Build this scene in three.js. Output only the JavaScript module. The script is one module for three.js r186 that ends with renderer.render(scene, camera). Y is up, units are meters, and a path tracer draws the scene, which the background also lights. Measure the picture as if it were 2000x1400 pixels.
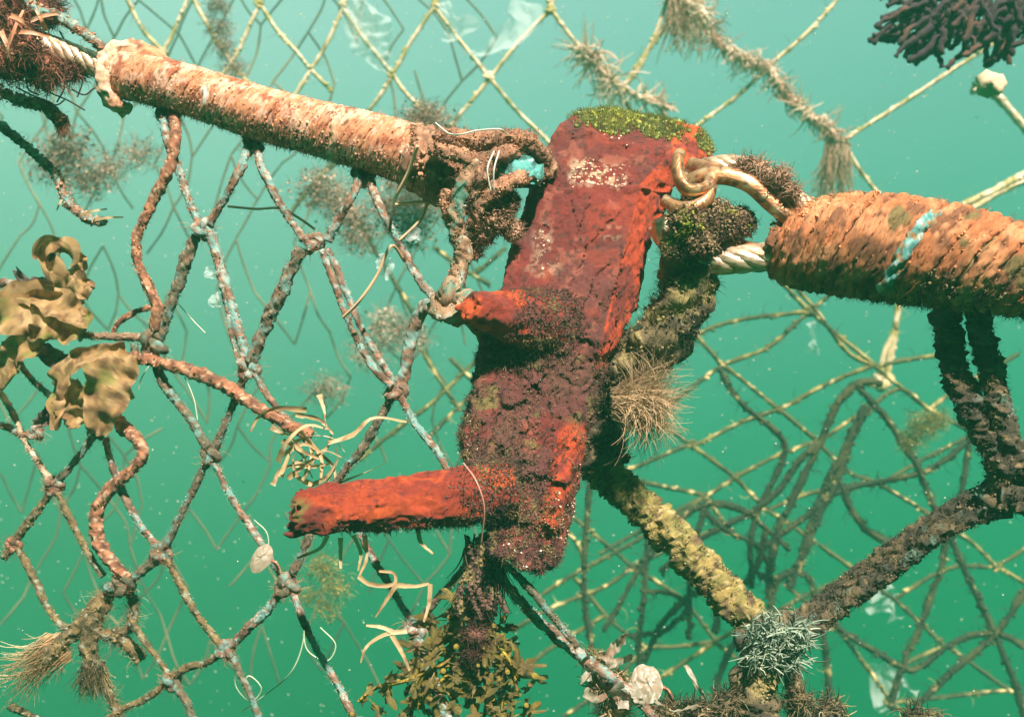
import * as THREE from 'three';

// ---------------------------------------------------------------- camera, water light, sun, exposure
const scene = new THREE.Scene();
const PITCH = THREE.MathUtils.degToRad(27), D = 1.25, HALF = 0.35, PX = 0.0005;   // metres; the rusted bar hangs 1.25 m away, 1 photo pixel = 0.5 mm there
const QC = new THREE.Quaternion().setFromAxisAngle(new THREE.Vector3(1, 0, 0), PITCH);
const ORIGIN = new THREE.Vector3(0, 2.0, 0);                                      // centre of the subject
const W = (v) => v.clone().applyQuaternion(QC).add(ORIGIN);
const camera = new THREE.PerspectiveCamera(2 * Math.atan(HALF / D) * 180 / Math.PI, 1024 / 716, 0.02, 60);
camera.position.copy(W(new THREE.Vector3(0, 0, D)));
camera.quaternion.copy(QC);
camera.focus = D - 0.03; camera.userData.fStop = 10;
const renderer = new THREE.WebGLRenderer({ antialias: true });
renderer.setSize(1024, 716);
renderer.toneMapping = THREE.LinearToneMapping;
renderer.toneMappingExposure = 2.65;
renderer.shadowMap.enabled = true;

{ // sunlit water seen from below: deep green low down, paler blue green towards the surface
  const GLOW = new THREE.Vector3(-.40, .42, -1).normalize().applyQuaternion(QC), Wd = 256, H = 256, data = new Float32Array(Wd * H * 4);
  const stops = [[-90, .0, .10, .030], [8, .0, .12, .040], [17, .004, .165, .066], [24, .024, .215, .118], [32, .085, .285, .22], [43, .19, .395, .36], [60, .25, .45, .42], [90, .28, .47, .44]];
  for (let r = 0; r < H; r++) {
    const el = ((r + .5) / H - .5) * 180;
    let k = 1; while (k < stops.length - 1 && el > stops[k][0]) k++;
    const a = stops[k - 1], b = stops[k], t = Math.min(1, Math.max(0, (el - a[0]) / (b[0] - a[0])));
    for (let c = 0; c < Wd; c++) { // the surface glows brightest around one direction, up and to the left
      const i = (r * Wd + c) * 4, az = ((c + .5) / Wd - .5) * 6.28318, e = el * Math.PI / 180, d = Math.cos(az) * Math.cos(e) * GLOW.x + Math.sin(e) * GLOW.y + Math.sin(az) * Math.cos(e) * GLOW.z, g = Math.exp((d - 1) * 14);
      for (let j = 0; j < 3; j++) data[i + j] = .50 * (a[j + 1] + (b[j + 1] - a[j + 1]) * t) + g * [.085, .085, .075][j]; data[i + 3] = 1;
    }
  }
  const sky = new THREE.DataTexture(data, Wd, H, THREE.RGBAFormat, THREE.FloatType);
  sky.mapping = THREE.EquirectangularReflectionMapping; sky.magFilter = sky.minFilter = THREE.LinearFilter; sky.needsUpdate = true;
  scene.background = sky; scene.environment = sky;
}
const SUNDIR = new THREE.Vector3(0.22, 0.9, 0.78).normalize().applyQuaternion(QC);
const sun = new THREE.DirectionalLight(new THREE.Color(1.0, 0.89, 0.80), 5);
sun.position.copy(ORIGIN).addScaledVector(SUNDIR, 6); sun.target.position.copy(ORIGIN);
sun.castShadow = true; sun.shadow.radius = 3; sun.shadow.mapSize.set(4096, 4096);
Object.assign(sun.shadow.camera, { left: -3, right: 3, top: 3, bottom: -3, near: .1, far: 14 });
scene.add(sun, sun.target);
scene.fog = new THREE.FogExp2(new THREE.Color(0.16, 0.95, 0.58), 0.024);

// ---------------------------------------------------------------- helpers
const V = (x, y, z) => new THREE.Vector3(x, y, z);
const P = (px, py, z = 0) => { const f = (D - z) / D; return V((px - 1000) * PX * f, (700 - py) * PX * f, z); };
const at = (a, z0 = 0) => P(a[0], a[1], (typeof z0 === 'function' ? z0(a[0]) : z0) + (a[2] || 0));
const sz = (p, z = 0) => p * PX * (D - z) / D;
let seed = 12345;
const rnd = () => { seed = (seed + 0x6D2B79F5) | 0; let t = Math.imul(seed ^ (seed >>> 15), 1 | seed); t = (t + Math.imul(t ^ (t >>> 7), 61 | t)) ^ t; return ((t ^ (t >>> 14)) >>> 0) / 4294967296; };
const rr = (a, b) => a + (b - a) * rnd();
const gauss = () => (rnd() + rnd() + rnd() + rnd() - 2) * 1.0;
const rdir = () => { const z = rr(-1, 1), a = rr(0, 6.2832), s = Math.sqrt(1 - z * z); return V(s * Math.cos(a), s * Math.sin(a), z); };
const clamp = (x, a = 0, b = 1) => Math.min(b, Math.max(a, x));
const sst = (a, b, x) => { const t = clamp((x - a) / (b - a)); return t * t * (3 - 2 * t); };
const lerp = (a, b, t) => a + (b - a) * t;
const mixc = (a, b, t) => [a[0] + (b[0] - a[0]) * t, a[1] + (b[1] - a[1]) * t, a[2] + (b[2] - a[2]) * t];
function hash(x, y, z) { let h = Math.imul(x, 374761393) + Math.imul(y, 668265263) + Math.imul(z, 2147483647 ^ 0x5bd1e995); h = Math.imul(h ^ (h >>> 13), 1274126177); h ^= h >>> 16; return (h >>> 0) / 4294967296; }
function noise(x, y, z) { // value noise, -1..1
  const X = Math.floor(x), Y = Math.floor(y), Z = Math.floor(z); let u = x - X, v = y - Y, w = z - Z;
  u = u * u * u * (u * (u * 6 - 15) + 10); v = v * v * v * (v * (v * 6 - 15) + 10); w = w * w * w * (w * (w * 6 - 15) + 10);
  const a = lerp(lerp(hash(X, Y, Z), hash(X + 1, Y, Z), u), lerp(hash(X, Y + 1, Z), hash(X + 1, Y + 1, Z), u), v);
  const b = lerp(lerp(hash(X, Y, Z + 1), hash(X + 1, Y, Z + 1), u), lerp(hash(X, Y + 1, Z + 1), hash(X + 1, Y + 1, Z + 1), u), v);
  return lerp(a, b, w) * 2 - 1;
}
function fbm(x, y, z, n = 4) { let s = 0, a = .5, t = 0; for (let i = 0; i < n; i++) { s += a * noise(x, y, z); t += a; x = x * 2.03 + 11.3; y = y * 2.01 - 7.1; z = z * 2.02 + 3.7; a *= .55; } return s / t * 1.5; }
// a mottled surface: the first colour, each next one laid over it in patches
function mottle(stops, freq, sd = 0) {
  return (p) => {
    let c = stops[0][0];
    for (let i = 1; i < stops.length; i++) {
      const [col, th, soft = .18, fr = 1] = stops[i], f = freq * fr;
      const n = fbm(p.x * f + sd + i * 17.7, p.y * f - i * 9.1 + sd * .7, p.z * f + i * 5.3, 3);
      c = mixc(c, col, sst(th - soft, th + soft, n));
    }
    const g = 1 + .16 * noise(p.x * 900 + sd, p.y * 900, p.z * 900);
    return [c[0] * g, c[1] * g, c[2] * g];
  };
}
// textures: fine relief shared by all materials
function noiseTexture(n, f) {
  const d = new Uint8Array(n * n * 4);
  for (let y = 0; y < n; y++) for (let x = 0; x < n; x++) { const v = clamp(f(x / n, y / n)) * 255, i = (y * n + x) * 4; d[i] = d[i + 1] = d[i + 2] = v; d[i + 3] = 255; }
  const t = new THREE.DataTexture(d, n, n); t.wrapS = t.wrapT = THREE.RepeatWrapping; t.magFilter = t.minFilter = THREE.LinearFilter; t.needsUpdate = true; return t;
}
function tileFbm(u, v, f, oct, sx = 1, sy = 1) { // periodic through a torus walk
  let s = 0, a = .5;
  for (let i = 0; i < oct; i++) { const k = f / 6.2832 * (1 << i); s += a * noise(Math.cos(u * 6.2832) * k * sx + 7 * i, Math.sin(u * 6.2832) * k * sx + Math.cos(v * 6.2832) * k * sy, Math.sin(v * 6.2832) * k * sy + 31 * i); a *= .6; }
  return s * .5 + .5;
}
const fineBump = noiseTexture(512, (u, v) => tileFbm(u, v, 26, 4));
const fibreBump = noiseTexture(512, (u, v) => tileFbm(u, v, 30, 3, 2.2, .6));
const withRepeat = (t, r, s = r) => { const c = t.clone(); c.repeat.set(r, s); c.needsUpdate = true; return c; };
const std = (o) => new THREE.MeshStandardMaterial({ vertexColors: true, roughness: .85, metalness: 0, side: THREE.DoubleSide, ...o });
const M = {
  rope: std({ roughness: .9, bumpMap: withRepeat(fibreBump, 26), bumpScale: .0012 }),
  fuzz: std({ roughness: .95 }),
  rust: std({ roughness: .8, bumpMap: withRepeat(fineBump, 14), bumpScale: .0016 }),
  metal: std({ roughness: .4, metalness: .7, bumpMap: withRepeat(fineBump, 10), bumpScale: .0003 }),
  wire: std({ roughness: .45, metalness: .6 }),
  plastic: std({ roughness: .35, bumpMap: withRepeat(fineBump, 12), bumpScale: .001 }),
  moss: new THREE.MeshPhysicalMaterial({ vertexColors: true, roughness: .7, transmission: .25, thickness: 0, side: THREE.DoubleSide }),
  weed: new THREE.MeshPhysicalMaterial({ vertexColors: true, roughness: .55, transmission: .28, thickness: 0, side: THREE.DoubleSide, bumpMap: withRepeat(fineBump, 10), bumpScale: .0012 }),
  straw: new THREE.MeshPhysicalMaterial({ vertexColors: true, roughness: .7, transmission: .3, thickness: 0, side: THREE.DoubleSide }),
  film: new THREE.MeshPhysicalMaterial({ color: new THREE.Color(.85, .88, .85), roughness: .8, transmission: .45, thickness: 0, side: THREE.DoubleSide, transparent: true, opacity: .36 }),
  flake: new THREE.MeshPhysicalMaterial({ vertexColors: true, roughness: .6, transmission: .35, thickness: 0, side: THREE.DoubleSide }),
  line: std({ color: 0xffffff, roughness: .4 }),
};

// things and parts; geometry is written in a frame whose x and y lie in the net's plane and whose z comes out of it
const taken = {};
const numbered = (n) => { const k = taken[n] = (taken[n] ?? -1) + 1; return k ? `${n}_${String(k).padStart(3, '0')}` : n; };
function thing(name, label, category, anchor, extra = {}) {
  const g = new THREE.Group(); g.name = numbered(name); g.anchor = anchor.clone();
  g.position.copy(W(anchor)); g.quaternion.copy(QC);
  g.userData = { label, category, ...extra }; scene.add(g); return g;
}
class Acc {
  constructor() { this.p = []; this.c = []; this.u = []; this.i = []; this.n = null; }
  get count() { return this.p.length / 3; }
  v(p, c, u = 0, w = 0) { this.p.push(p.x, p.y, p.z); this.c.push(c[0], c[1], c[2]); this.u.push(u, w); return this.p.length / 3 - 1; }
  tri(a, b, c) { this.i.push(a, b, c); }
  // tube through points; rad(t, angle) or number; col(p)
  tube(pts, rad, sides, col, cap = true) {
    const n = pts.length, T = new THREE.Vector3(), N = new THREE.Vector3(), B = new THREE.Vector3(), q = new THREE.Vector3(), last = new THREE.Vector3();
    let s = 0; const base = this.count;
    for (let k = 0; k < n; k++) {
      T.subVectors(pts[Math.min(n - 1, k + 1)], pts[Math.max(0, k - 1)]).normalize();
      if (k === 0) { N.set(0, 0, 1).addScaledVector(T, -T.z); if (N.lengthSq() < .01) N.set(1, 0, 0).addScaledVector(T, -T.x); N.normalize(); }
      else { N.addScaledVector(T, -N.dot(T)).normalize(); s += pts[k].distanceTo(last); }
      last.copy(pts[k]); B.crossVectors(T, N);
      for (let j = 0; j <= sides; j++) {
        const th = j / sides * 6.28318, r = typeof rad === 'number' ? rad : rad(k / (n - 1), th, s, pts[k]);
        q.copy(pts[k]).addScaledVector(N, Math.cos(th) * r).addScaledVector(B, Math.sin(th) * r);
        this.v(q, col(q, k / (n - 1)), j / sides * .12, s);
        if (k && j) { const a = base + (k - 1) * (sides + 1) + j - 1, b = a + sides + 1; this.tri(a, a + 1, b); this.tri(b, a + 1, b + 1); }
      }
    }
    if (cap) for (const e of [0, n - 1]) { const m = this.v(pts[e], col(pts[e], e ? 1 : 0)), o = base + e * (sides + 1); for (let j = 0; j < sides; j++) e ? this.tri(m, o + j, o + j + 1) : this.tri(m, o + j + 1, o + j); }
    return this;
  }
  // twisted, lumpy rope
  rope(ctrl, R, o) {
    const { strands = 3, lay = 5.5, rough = .18, freq = 160, step = .0022, sides = 12, col, sd = 0, groove = .26, closed = false } = o;
    const curve = new THREE.CatmullRomCurve3(ctrl, closed, 'centripetal'), L = curve.getLength(), n = Math.max(4, Math.ceil(L / step));
    curve.arcLengthDivisions = Math.max(200, ctrl.length * 12); curve.updateArcLengths();
    const pts = curve.getSpacedPoints(n), Rf = typeof R === 'number' ? () => R : R, q = new THREE.Vector3();
    const wob = o.wobble ?? .12, wf = o.wf ?? 60;
    for (const p of pts) { const r = Rf(.5) * wob; p.x += r * noise(p.x * wf + sd, p.y * wf, p.z * wf + 9); p.y += r * noise(p.x * wf + 40, p.y * wf + sd, p.z * wf); }
    this.tube(pts, (t, th, s, c) => {
      const r = Rf(t), a = th - 6.28318 * s / (lay * 2 * r), lobe = 1 - groove + groove * Math.pow(Math.abs(Math.cos(strands * a / 2)), .6) + (o.yarn ?? .035) * Math.cos(strands * 4 * a + 9 * s / r);
      const f = freq; q.set(c.x + Math.cos(th) * r * 1.3, c.y + Math.sin(th) * r * 1.3, c.z);
      return r * (lobe + rough * fbm(q.x * f + sd, q.y * f, q.z * f + Math.sin(th) * r * f, 3));
    }, sides, col);
    return pts;
  }
  // one hair: thin three-sided tapering tube
  hair(p, dir, len, w, col, curl = .6, seg = 3) {
    const pts = [p.clone()], d = dir.clone().normalize(), q = p.clone(), c = rdir().multiplyScalar(curl / seg);
    for (let k = 0; k < seg; k++) { q.addScaledVector(d, len / seg); pts.push(q.clone()); d.add(c).addScaledVector(rdir(), curl * .35 / seg).normalize(); }
    const cc = typeof col === 'function' ? col(p) : col;
    this.tube(pts, (t) => w * (1 - .75 * t), 3, () => cc, false); return this;
  }
  blob(p, r, col, squash = 1, det = 0) {
    const g = det ? ICO1 : ICO0, b = this.count, a = g.attributes.position, sd = rnd() * 50, q = new THREE.Vector3(), d = rdir();
    for (let k = 0; k < a.count; k++) { q.fromBufferAttribute(a, k); const m = r * (1 + .45 * noise(q.x * 1.7 + sd, q.y * 1.7, q.z * 1.7)); q.multiplyScalar(m); q.addScaledVector(d, -q.dot(d) * (1 - squash)); q.add(p); this.v(q, typeof col === 'function' ? col(q) : col, q.x * 8, q.y * 8); }
    for (let k = 0; k < g.index.count; k++) this.i.push(b + g.index.array[k]); return this;
  }
  // ribbon leaf along points; half-width wf(t); side vector turns by twist; ruffle in metres
  leaf(ctrl, wf, o = {}) {
    const { col, seg = 14, across = 4, twist = 0, ruffle = 0, rf = 40, cup = 0, side = V(0, 0, 1) } = o, curve = new THREE.CatmullRomCurve3(ctrl), b = this.count, sd = rnd() * 60;
    const T = new THREE.Vector3(), Sd = new THREE.Vector3(), N = new THREE.Vector3(), q = new THREE.Vector3();
    for (let k = 0; k <= seg; k++) {
      const t = k / seg, p = curve.getPoint(t); T.copy(curve.getTangent(t));
      N.copy(side).addScaledVector(T, -side.dot(T)).normalize(); N.applyAxisAngle(T, twist * t); Sd.crossVectors(T, N);
      const w = wf(t);
      for (let j = 0; j <= across; j++) {
        const x = j / across * 2 - 1; q.copy(p).addScaledVector(Sd, x * w * (1 + .18 * noise(t * 9 + sd, x > 0 ? 3 : 8, sd) + (o.torn || 0) * noise(t * 31 + sd, x > 0 ? 13 : 18, sd)));
        q.addScaledVector(N, cup * w * x * x + ruffle * 1.6 * (.25 + .75 * Math.abs(x)) * noise(t * rf * .32 + sd, x * 1.6, sd) + ruffle * .5 * noise(q.x * 60 + sd, q.y * 60, x));
        this.v(q, typeof col === 'function' ? col(q, t, x) : col, q.x * 8, q.y * 8);
        if (k && j) { const a = b + (k - 1) * (across + 1) + j - 1, c = a + across + 1; this.tri(a, a + 1, c); this.tri(c, a + 1, c + 1); }
      }
    }
    return this;
  }
  mesh(name, mat, parent, kind) {
    if (!this.i.length) return null;
    const g = new THREE.BufferGeometry(), a = parent.anchor, p = new Float32Array(this.p);
    for (let k = 0; k < p.length; k += 3) { p[k] -= a.x; p[k + 1] -= a.y; p[k + 2] -= a.z; }
    g.setAttribute('position', new THREE.BufferAttribute(p, 3));
    g.setAttribute('color', new THREE.BufferAttribute(new Float32Array(this.c), 3));
    g.setAttribute('uv', new THREE.BufferAttribute(new Float32Array(this.u), 2));
    g.setIndex(new THREE.BufferAttribute(new Uint32Array(this.i), 1));
    if (this.n) g.setAttribute('normal', new THREE.BufferAttribute(this.n, 3)); else g.computeVertexNormals();
    const m = new THREE.Mesh(g, mat); m.name = name; m.castShadow = m.receiveShadow = true; m.anchor = a; if (kind) m.userData.kind = kind;
    parent.add(m); this.tris = this.i.length / 3; return m;
  }
}
function indexed(g) { // weld a polyhedron by position
  const a = g.attributes.position, map = new Map(), p = [], idx = [];
  for (let k = 0; k < a.count; k++) { const key = [a.getX(k), a.getY(k), a.getZ(k)].map((x) => x.toFixed(4)).join(); if (!map.has(key)) { map.set(key, p.length / 3); p.push(a.getX(k), a.getY(k), a.getZ(k)); } idx.push(map.get(key)); }
  const r = new THREE.BufferGeometry(); r.setAttribute('position', new THREE.Float32BufferAttribute(p, 3)); r.setIndex(idx); return r;
}
const ICO0 = indexed(new THREE.IcosahedronGeometry(1, 0)), ICO1 = indexed(new THREE.IcosahedronGeometry(1, 2));
const spline = (ctrl, n, closed = false) => new THREE.CatmullRomCurve3(ctrl, closed, 'centripetal').getSpacedPoints(n);

// naive surface nets: mesh of a distance field
function surfaceNets(lo, hi, cell, sdf) {
  const nx = Math.ceil((hi.x - lo.x) / cell) + 1, ny = Math.ceil((hi.y - lo.y) / cell) + 1, nz = Math.ceil((hi.z - lo.z) / cell) + 1;
  const f = new Float32Array(nx * ny * nz), id = new Int32Array(nx * ny * nz).fill(-1), pos = [], idx = [];
  for (let k = 0, o = 0; k < nz; k++) for (let j = 0; j < ny; j++) for (let i = 0; i < nx; i++, o++) f[o] = sdf(lo.x + i * cell, lo.y + j * cell, lo.z + k * cell, i, j);
  const sx = 1, sy = nx, sZ = nx * ny, off = [0, sx, sy, sx + sy, sZ, sZ + sx, sZ + sy, sZ + sx + sy];
  const E = [[0, 1], [2, 3], [4, 5], [6, 7], [0, 2], [1, 3], [4, 6], [5, 7], [0, 4], [1, 5], [2, 6], [3, 7]];
  for (let k = 0; k < nz - 1; k++) for (let j = 0; j < ny - 1; j++) for (let i = 0; i < nx - 1; i++) {
    const o = i + j * sy + k * sZ; let m = 0; for (let c = 0; c < 8; c++) if (f[o + off[c]] < 0) m |= 1 << c;
    if (m === 0 || m === 255) continue;
    let x = 0, y = 0, z = 0, n = 0;
    for (const [a, b] of E) { const fa = f[o + off[a]], fb = f[o + off[b]]; if ((fa < 0) === (fb < 0)) continue; const t = fa / (fa - fb); x += (a & 1) + t * ((b & 1) - (a & 1)); y += (a >> 1 & 1) + t * ((b >> 1 & 1) - (a >> 1 & 1)); z += (a >> 2) + t * ((b >> 2) - (a >> 2)); n++; }
    id[o] = pos.length / 3; pos.push(lo.x + (i + x / n) * cell, lo.y + (j + y / n) * cell, lo.z + (k + z / n) * cell);
  }
  const quad = (a, b, c, d, flip) => { if (flip) idx.push(a, c, b, a, d, c); else idx.push(a, b, c, a, c, d); };
  for (let k = 1; k < nz - 1; k++) for (let j = 1; j < ny - 1; j++) for (let i = 1; i < nx - 1; i++) {
    const o = i + j * sy + k * sZ, s = f[o] < 0;
    if (s !== f[o + sx] < 0) quad(id[o - sy - sZ], id[o - sZ], id[o], id[o - sy], !s);
    if (s !== f[o + sy] < 0) quad(id[o - sx - sZ], id[o - sx], id[o], id[o - sZ], !s);
    if (s !== f[o + sZ] < 0) quad(id[o - sx - sy], id[o - sy], id[o], id[o - sx], !s);
  }
  return { pos, idx };
}
function fieldMesh(net, col, name, mat, parent, uvs = 8) {
  const a = new Acc(), q = new THREE.Vector3();
  const g = new THREE.BufferGeometry(); g.setAttribute('position', new THREE.Float32BufferAttribute(net.pos, 3)); g.setIndex(net.idx); g.computeVertexNormals();
  const N = g.attributes.normal; a.n = new Float32Array(N.array);
  for (let k = 0; k < net.pos.length; k += 3) { q.set(net.pos[k], net.pos[k + 1], net.pos[k + 2]); const n = V(N.array[k], N.array[k + 1], N.array[k + 2]); const an = [Math.abs(n.x), Math.abs(n.y), Math.abs(n.z)];
    a.v(q, col(q, n), (an[0] > .75 ? q.z : q.x) * uvs, (an[1] > .75 ? q.z : q.y) * uvs); }
  a.i = net.idx; const m = a.mesh(name, mat, parent); m.net = net; m.nrm = N.array; return m;
}

// ---------------------------------------------------------------- palettes (linear base colours)
const C = {
  arm: mottle([[[.78, .33, .17]], [[.90, .56, .37], .05], [[.46, .15, .075], .38, .15, 1.7], [[.85, .5, .36], .45, .1, 2.6], [[.3, .13, .08], .6, .06, 4]], 45, 3),
  armR: mottle([[[.54, .185, .07]], [[.68, .29, .13], .15], [[.26, .10, .045], .28, .15, 1.5], [[.2, .14, .05], .55, .12, .8]], 40, 19),
  knotty: mottle([[[.30, .14, .08]], [[.48, .23, .13], .15], [[.20, .10, .06], .2, .2, 1.9], [[.55, .33, .2], .55, .12, 2.4]], 50, 7),
  teal: mottle([[[.25, .15, .095]], [[.22, .40, .35], .1, .1, .8], [[.50, .50, .42], .36, .1, 1.6], [[.14, .08, .05], .42, .12, .6], [[.46, .22, .13], .42, .1, 2]], 120, 31),
  shadedGreen: mottle([[[.13, .12, .07]], [[.22, .13, .08], .15, .12], [[.18, .32, .27], .32, .1, 1.2], [[.34, .26, .17], .5, .1, 2]], 115, 43),  // dark green ropes and knots; on down-left legs the darker tone is painted shade
  brown: mottle([[[.34, .13, .065]], [[.54, .23, .12], .15, .12], [[.15, .065, .04], .28, .15, 1.4], [[.62, .42, .27], .5, .1, 2]], 120, 53),
  pale: mottle([[[.58, .44, .25]], [[.34, .28, .09], .2, .12], [[.72, .56, .40], .3, .12, 1.8], [[.2, .16, .06], .6, .08, 1.4]], 24, 61),
  paleNear: mottle([[[.56, .42, .28]], [[.34, .20, .12], .25, .15], [[.66, .55, .42], .35, .12, 1.8]], 30, 63),
  olive: mottle([[[.085, .085, .026]], [[.24, .20, .065], .34, .12, 1.3], [[.045, .055, .02], .1, .15, .5], [[.6, .46, .2], .6, .06, 2.5]], 14, 67),
  slack: mottle([[[.018, .026, .010]], [[.05, .05, .016], .3, .15], [[.36, .28, .1], .72, .05, 3]], 14, 71),
  old: mottle([[[.12, .085, .04]], [[.22, .17, .06], .2, .15], [[.045, .032, .018], .2, .2, 1.4], [[.33, .25, .13], .6, .1, 2.5]], 45, 73),
  yellow: mottle([[[.26, .19, .055]], [[.17, .15, .04], .1, .15], [[.10, .06, .03], .3, .12, 1.8], [[.40, .30, .13], .5, .1, 2.4]], 70, 79),
  darkOld: mottle([[[.05, .04, .025]], [[.12, .085, .045], .2, .15], [[.10, .16, .12], .55, .1, 1.6], [[.25, .17, .08], .62, .08, 3]], 50, 83),
  kelp: mottle([[[.40, .22, .07]], [[.54, .33, .14], .15, .15], [[.22, .10, .03], .25, .12, 1.5], [[.26, .22, .04], .45, .1, .5]], 90, 89),
  dimmedOlive: mottle([[[.20, .13, .055]], [[.30, .21, .09], .2, .12], [[.10, .075, .035], .2, .15, 1.4], [[.34, .36, .27], .55, .08, 1.6]], 110, 57),  // olive brown twine with the lower-left dimness put into its colour
  straw: mottle([[[.48, .31, .15]], [[.62, .45, .26], .2, .2], [[.28, .16, .07], .35, .15, 2]], 60, 97),
  gold: mottle([[[.56, .26, .12]], [[.34, .13, .06], .15, .15], [[.70, .44, .26], .35, .2, 2], [[.16, .08, .05], .5, .06, 3]], 60, 101),
  wire: mottle([[[.60, .42, .28]], [[.36, .20, .11], .25, .15], [[.78, .60, .44], .4, .12, 2]], 120, 103),
  weedDark: mottle([[[.030, .014, .020]], [[.085, .035, .028], .3, .15]], 20, 107),
  turf: mottle([[[.10, .05, .035]], [[.17, .12, .05], .2, .2], [[.06, .03, .025], .3, .2, 1.6]], 60, 109),
};
// hairs and crumbs growing out of a rope
function foul(acc, pts, R, perM, col, o = {}) {
  const { len = .006, w = .0004, crumbs = .4, down = 0, cr = .0016 } = o;
  for (let k = 1; k < pts.length; k++) {
    const d = pts[k].distanceTo(pts[k - 1]), n = d * perM, m = Math.floor(n) + (rnd() < n % 1 ? 1 : 0), T = V().subVectors(pts[k], pts[k - 1]).normalize();
    for (let j = 0; j < m; j++) {
      const q = rdir(); q.y -= down; q.addScaledVector(T, -q.dot(T)).normalize();
      const r = typeof R === 'number' ? R : R(k / pts.length), p = pts[k].clone().addScaledVector(q, r * rr(.82, .98));
      if (rnd() < crumbs) acc.blob(p.addScaledVector(q, r * .05), cr * rr(.5, 1.4), col); else acc.hair(p, q.multiplyScalar(.6).addScaledVector(rdir(), 1), len * rr(.2, 1.6), w * .6, col(p), 2.4, 3);
    }
  }
}
function knot(acc, c, r, col, o = {}) { // an overhand lump of rope
  const pts = [], a0 = rnd() * 6, tilt = new THREE.Quaternion().setFromEuler(new THREE.Euler(rr(-.6, .6), rr(-.6, .6), rr(0, 6)));
  for (let k = 0; k < 26; k++) { const t = k / 26 * 6.28318; pts.push(V(Math.sin(t + a0) + 2 * Math.sin(2 * (t + a0)), Math.cos(t + a0) - 2 * Math.cos(2 * (t + a0)), -1.3 * Math.sin(3 * (t + a0))).multiplyScalar(r * .27).applyQuaternion(tilt).add(c)); }
  return acc.rope(pts, r * (o.thick ?? .40), { col, closed: true, step: r * .14, sides: 9, sd: rnd() * 90, rough: .22, freq: .9 / r, ...o });
}

const zL = (px) => lerp(-.175, .025, clamp(px / 900));                 // the net's left side recedes

// ---------------------------------------------------------------- the rusted iron bar
const bar = thing('rusted_iron_bar', 'heavy rust-red iron bar with long pin, short stub and moss on top', 'iron bar', P(1080, 700, 0));
const pxOf = (x, y, z) => { const f = (D - .02 + (y - .02) * .30) / D; return [1000 + x / (PX * f), 700 - y / (PX * f)]; };
const side2 = (x, y, ax, ay, bx, by) => { const dx = bx - ax, dy = by - ay, l = Math.hypot(dx, dy); return ((x - ax) * dy - (y - ay) * dx) / l; };   // > 0 on the right of a line drawn down the picture
const OUT = [[1128, 212], [1200, 196], [1300, 212], [1380, 232], [1410, 268], [1412, 312], [1345, 330], [1322, 352], [1312, 385], [1282, 440], [1258, 540], [1244, 600], [1215, 660], [1188, 705], [1166, 780], [1152, 850], [1128, 940], [1116, 1010], [1108, 1080], [1088, 1112], [1052, 1122], [1012, 1100], [972, 1078], [948, 1030], [938, 960], [920, 905], [903, 856], [915, 798], [930, 740], [950, 660], [972, 590], [1003, 480], [1040, 362], [1060, 300], [1096, 238]];
function polyDist(x, y) { // px, negative inside
  let d = 1e9, inside = false;
  for (let i = 0, j = OUT.length - 1; i < OUT.length; j = i++) {
    const [ax, ay] = OUT[j], [bx, by] = OUT[i], ex = bx - ax, ey = by - ay, wx = x - ax, wy = y - ay, t = clamp((wx * ex + wy * ey) / (ex * ex + ey * ey)), qx = wx - ex * t, qy = wy - ey * t;
    d = Math.min(d, qx * qx + qy * qy);
    if ((by > y) !== (ay > y) && x < (ax - bx) * (y - by) / (ay - by) + bx) inside = !inside;
  }
  return inside ? -Math.sqrt(d) : Math.sqrt(d);
}
const seg2 = (x, y, ax, ay, bx, by) => { const ex = bx - ax, ey = by - ay, t = clamp(((x - ax) * ex + (y - ay) * ey) / (ex * ex + ey * ey)); return Math.hypot(x - ax - ex * t, y - ay - ey * t); };
const CRACKS = [[[1150, 388], [1142, 425], [1126, 462], [1140, 470]], [[1212, 415], [1178, 448], [1150, 482], [1128, 520], [1108, 560]], [[1118, 392], [1124, 440]], [[1190, 520], [1160, 545], [1140, 590], [1120, 640]], [[990, 740], [1040, 770], [1030, 830]], [[1080, 700], [1050, 760], [1075, 800]], [[1010, 650], [1060, 700]], [[1225, 480], [1200, 560], [1180, 610]]];
function frontZ(x, y) { // metres, the front face
  const wob = 7 * noise(x * .02, y * .02, 4) + 3 * noise(x * .07, y * .07, 9);
  let z = .03;
  const step = y + 0.04 * (1150 - x) - 366 + wob;                 // ledge across the bar
  if (y < 520) z = lerp(.012, .03, sst(-5, 2, step));
  if (y > 640) z = .03 - sst(640, 760, y) * .012;
  const r = side2(x, y, 1250, 372, 1168, 690);                    // right flank folds away
  const r2 = side2(x, y, 1318, 298, 1250, 372);
  const edge = y < 372 ? r2 : r;
  if (edge > 0) z -= edge * PX * (y < 372 ? .9 : 1.55);
  if (y > 690) { const r3 = side2(x, y, 1178, 700, 1095, 1060); if (r3 > 0) z -= r3 * PX * 1.2; }
  const top = 243 + (x - 1096) * .26 - y + wob * .6;              // bevelled shoulder under the moss
  if (top > 0) z -= top * PX * 1.15;
  const lf = -side2(x, y, 1000, 470, 930, 730); if (y > 640 && lf > -14) z -= (lf + 14) * PX * .5;
  // orange flange on the lower right
  const fl = seg2(x, y, 1118, 862, 1080, 1020); z += .016 * (1 - sst(8, 34, fl + 6 * noise(x * .04, y * .04, 2)));
  const fl2 = seg2(x, y, 1138, 640, 1172, 560); z += .006 * (1 - sst(5, 26, fl2));
  return z;
}
const LEAN = .30;                                                  // the top leans away
const columns = new Map();                                        // outline distance, front and back depth of each column of cells
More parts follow.
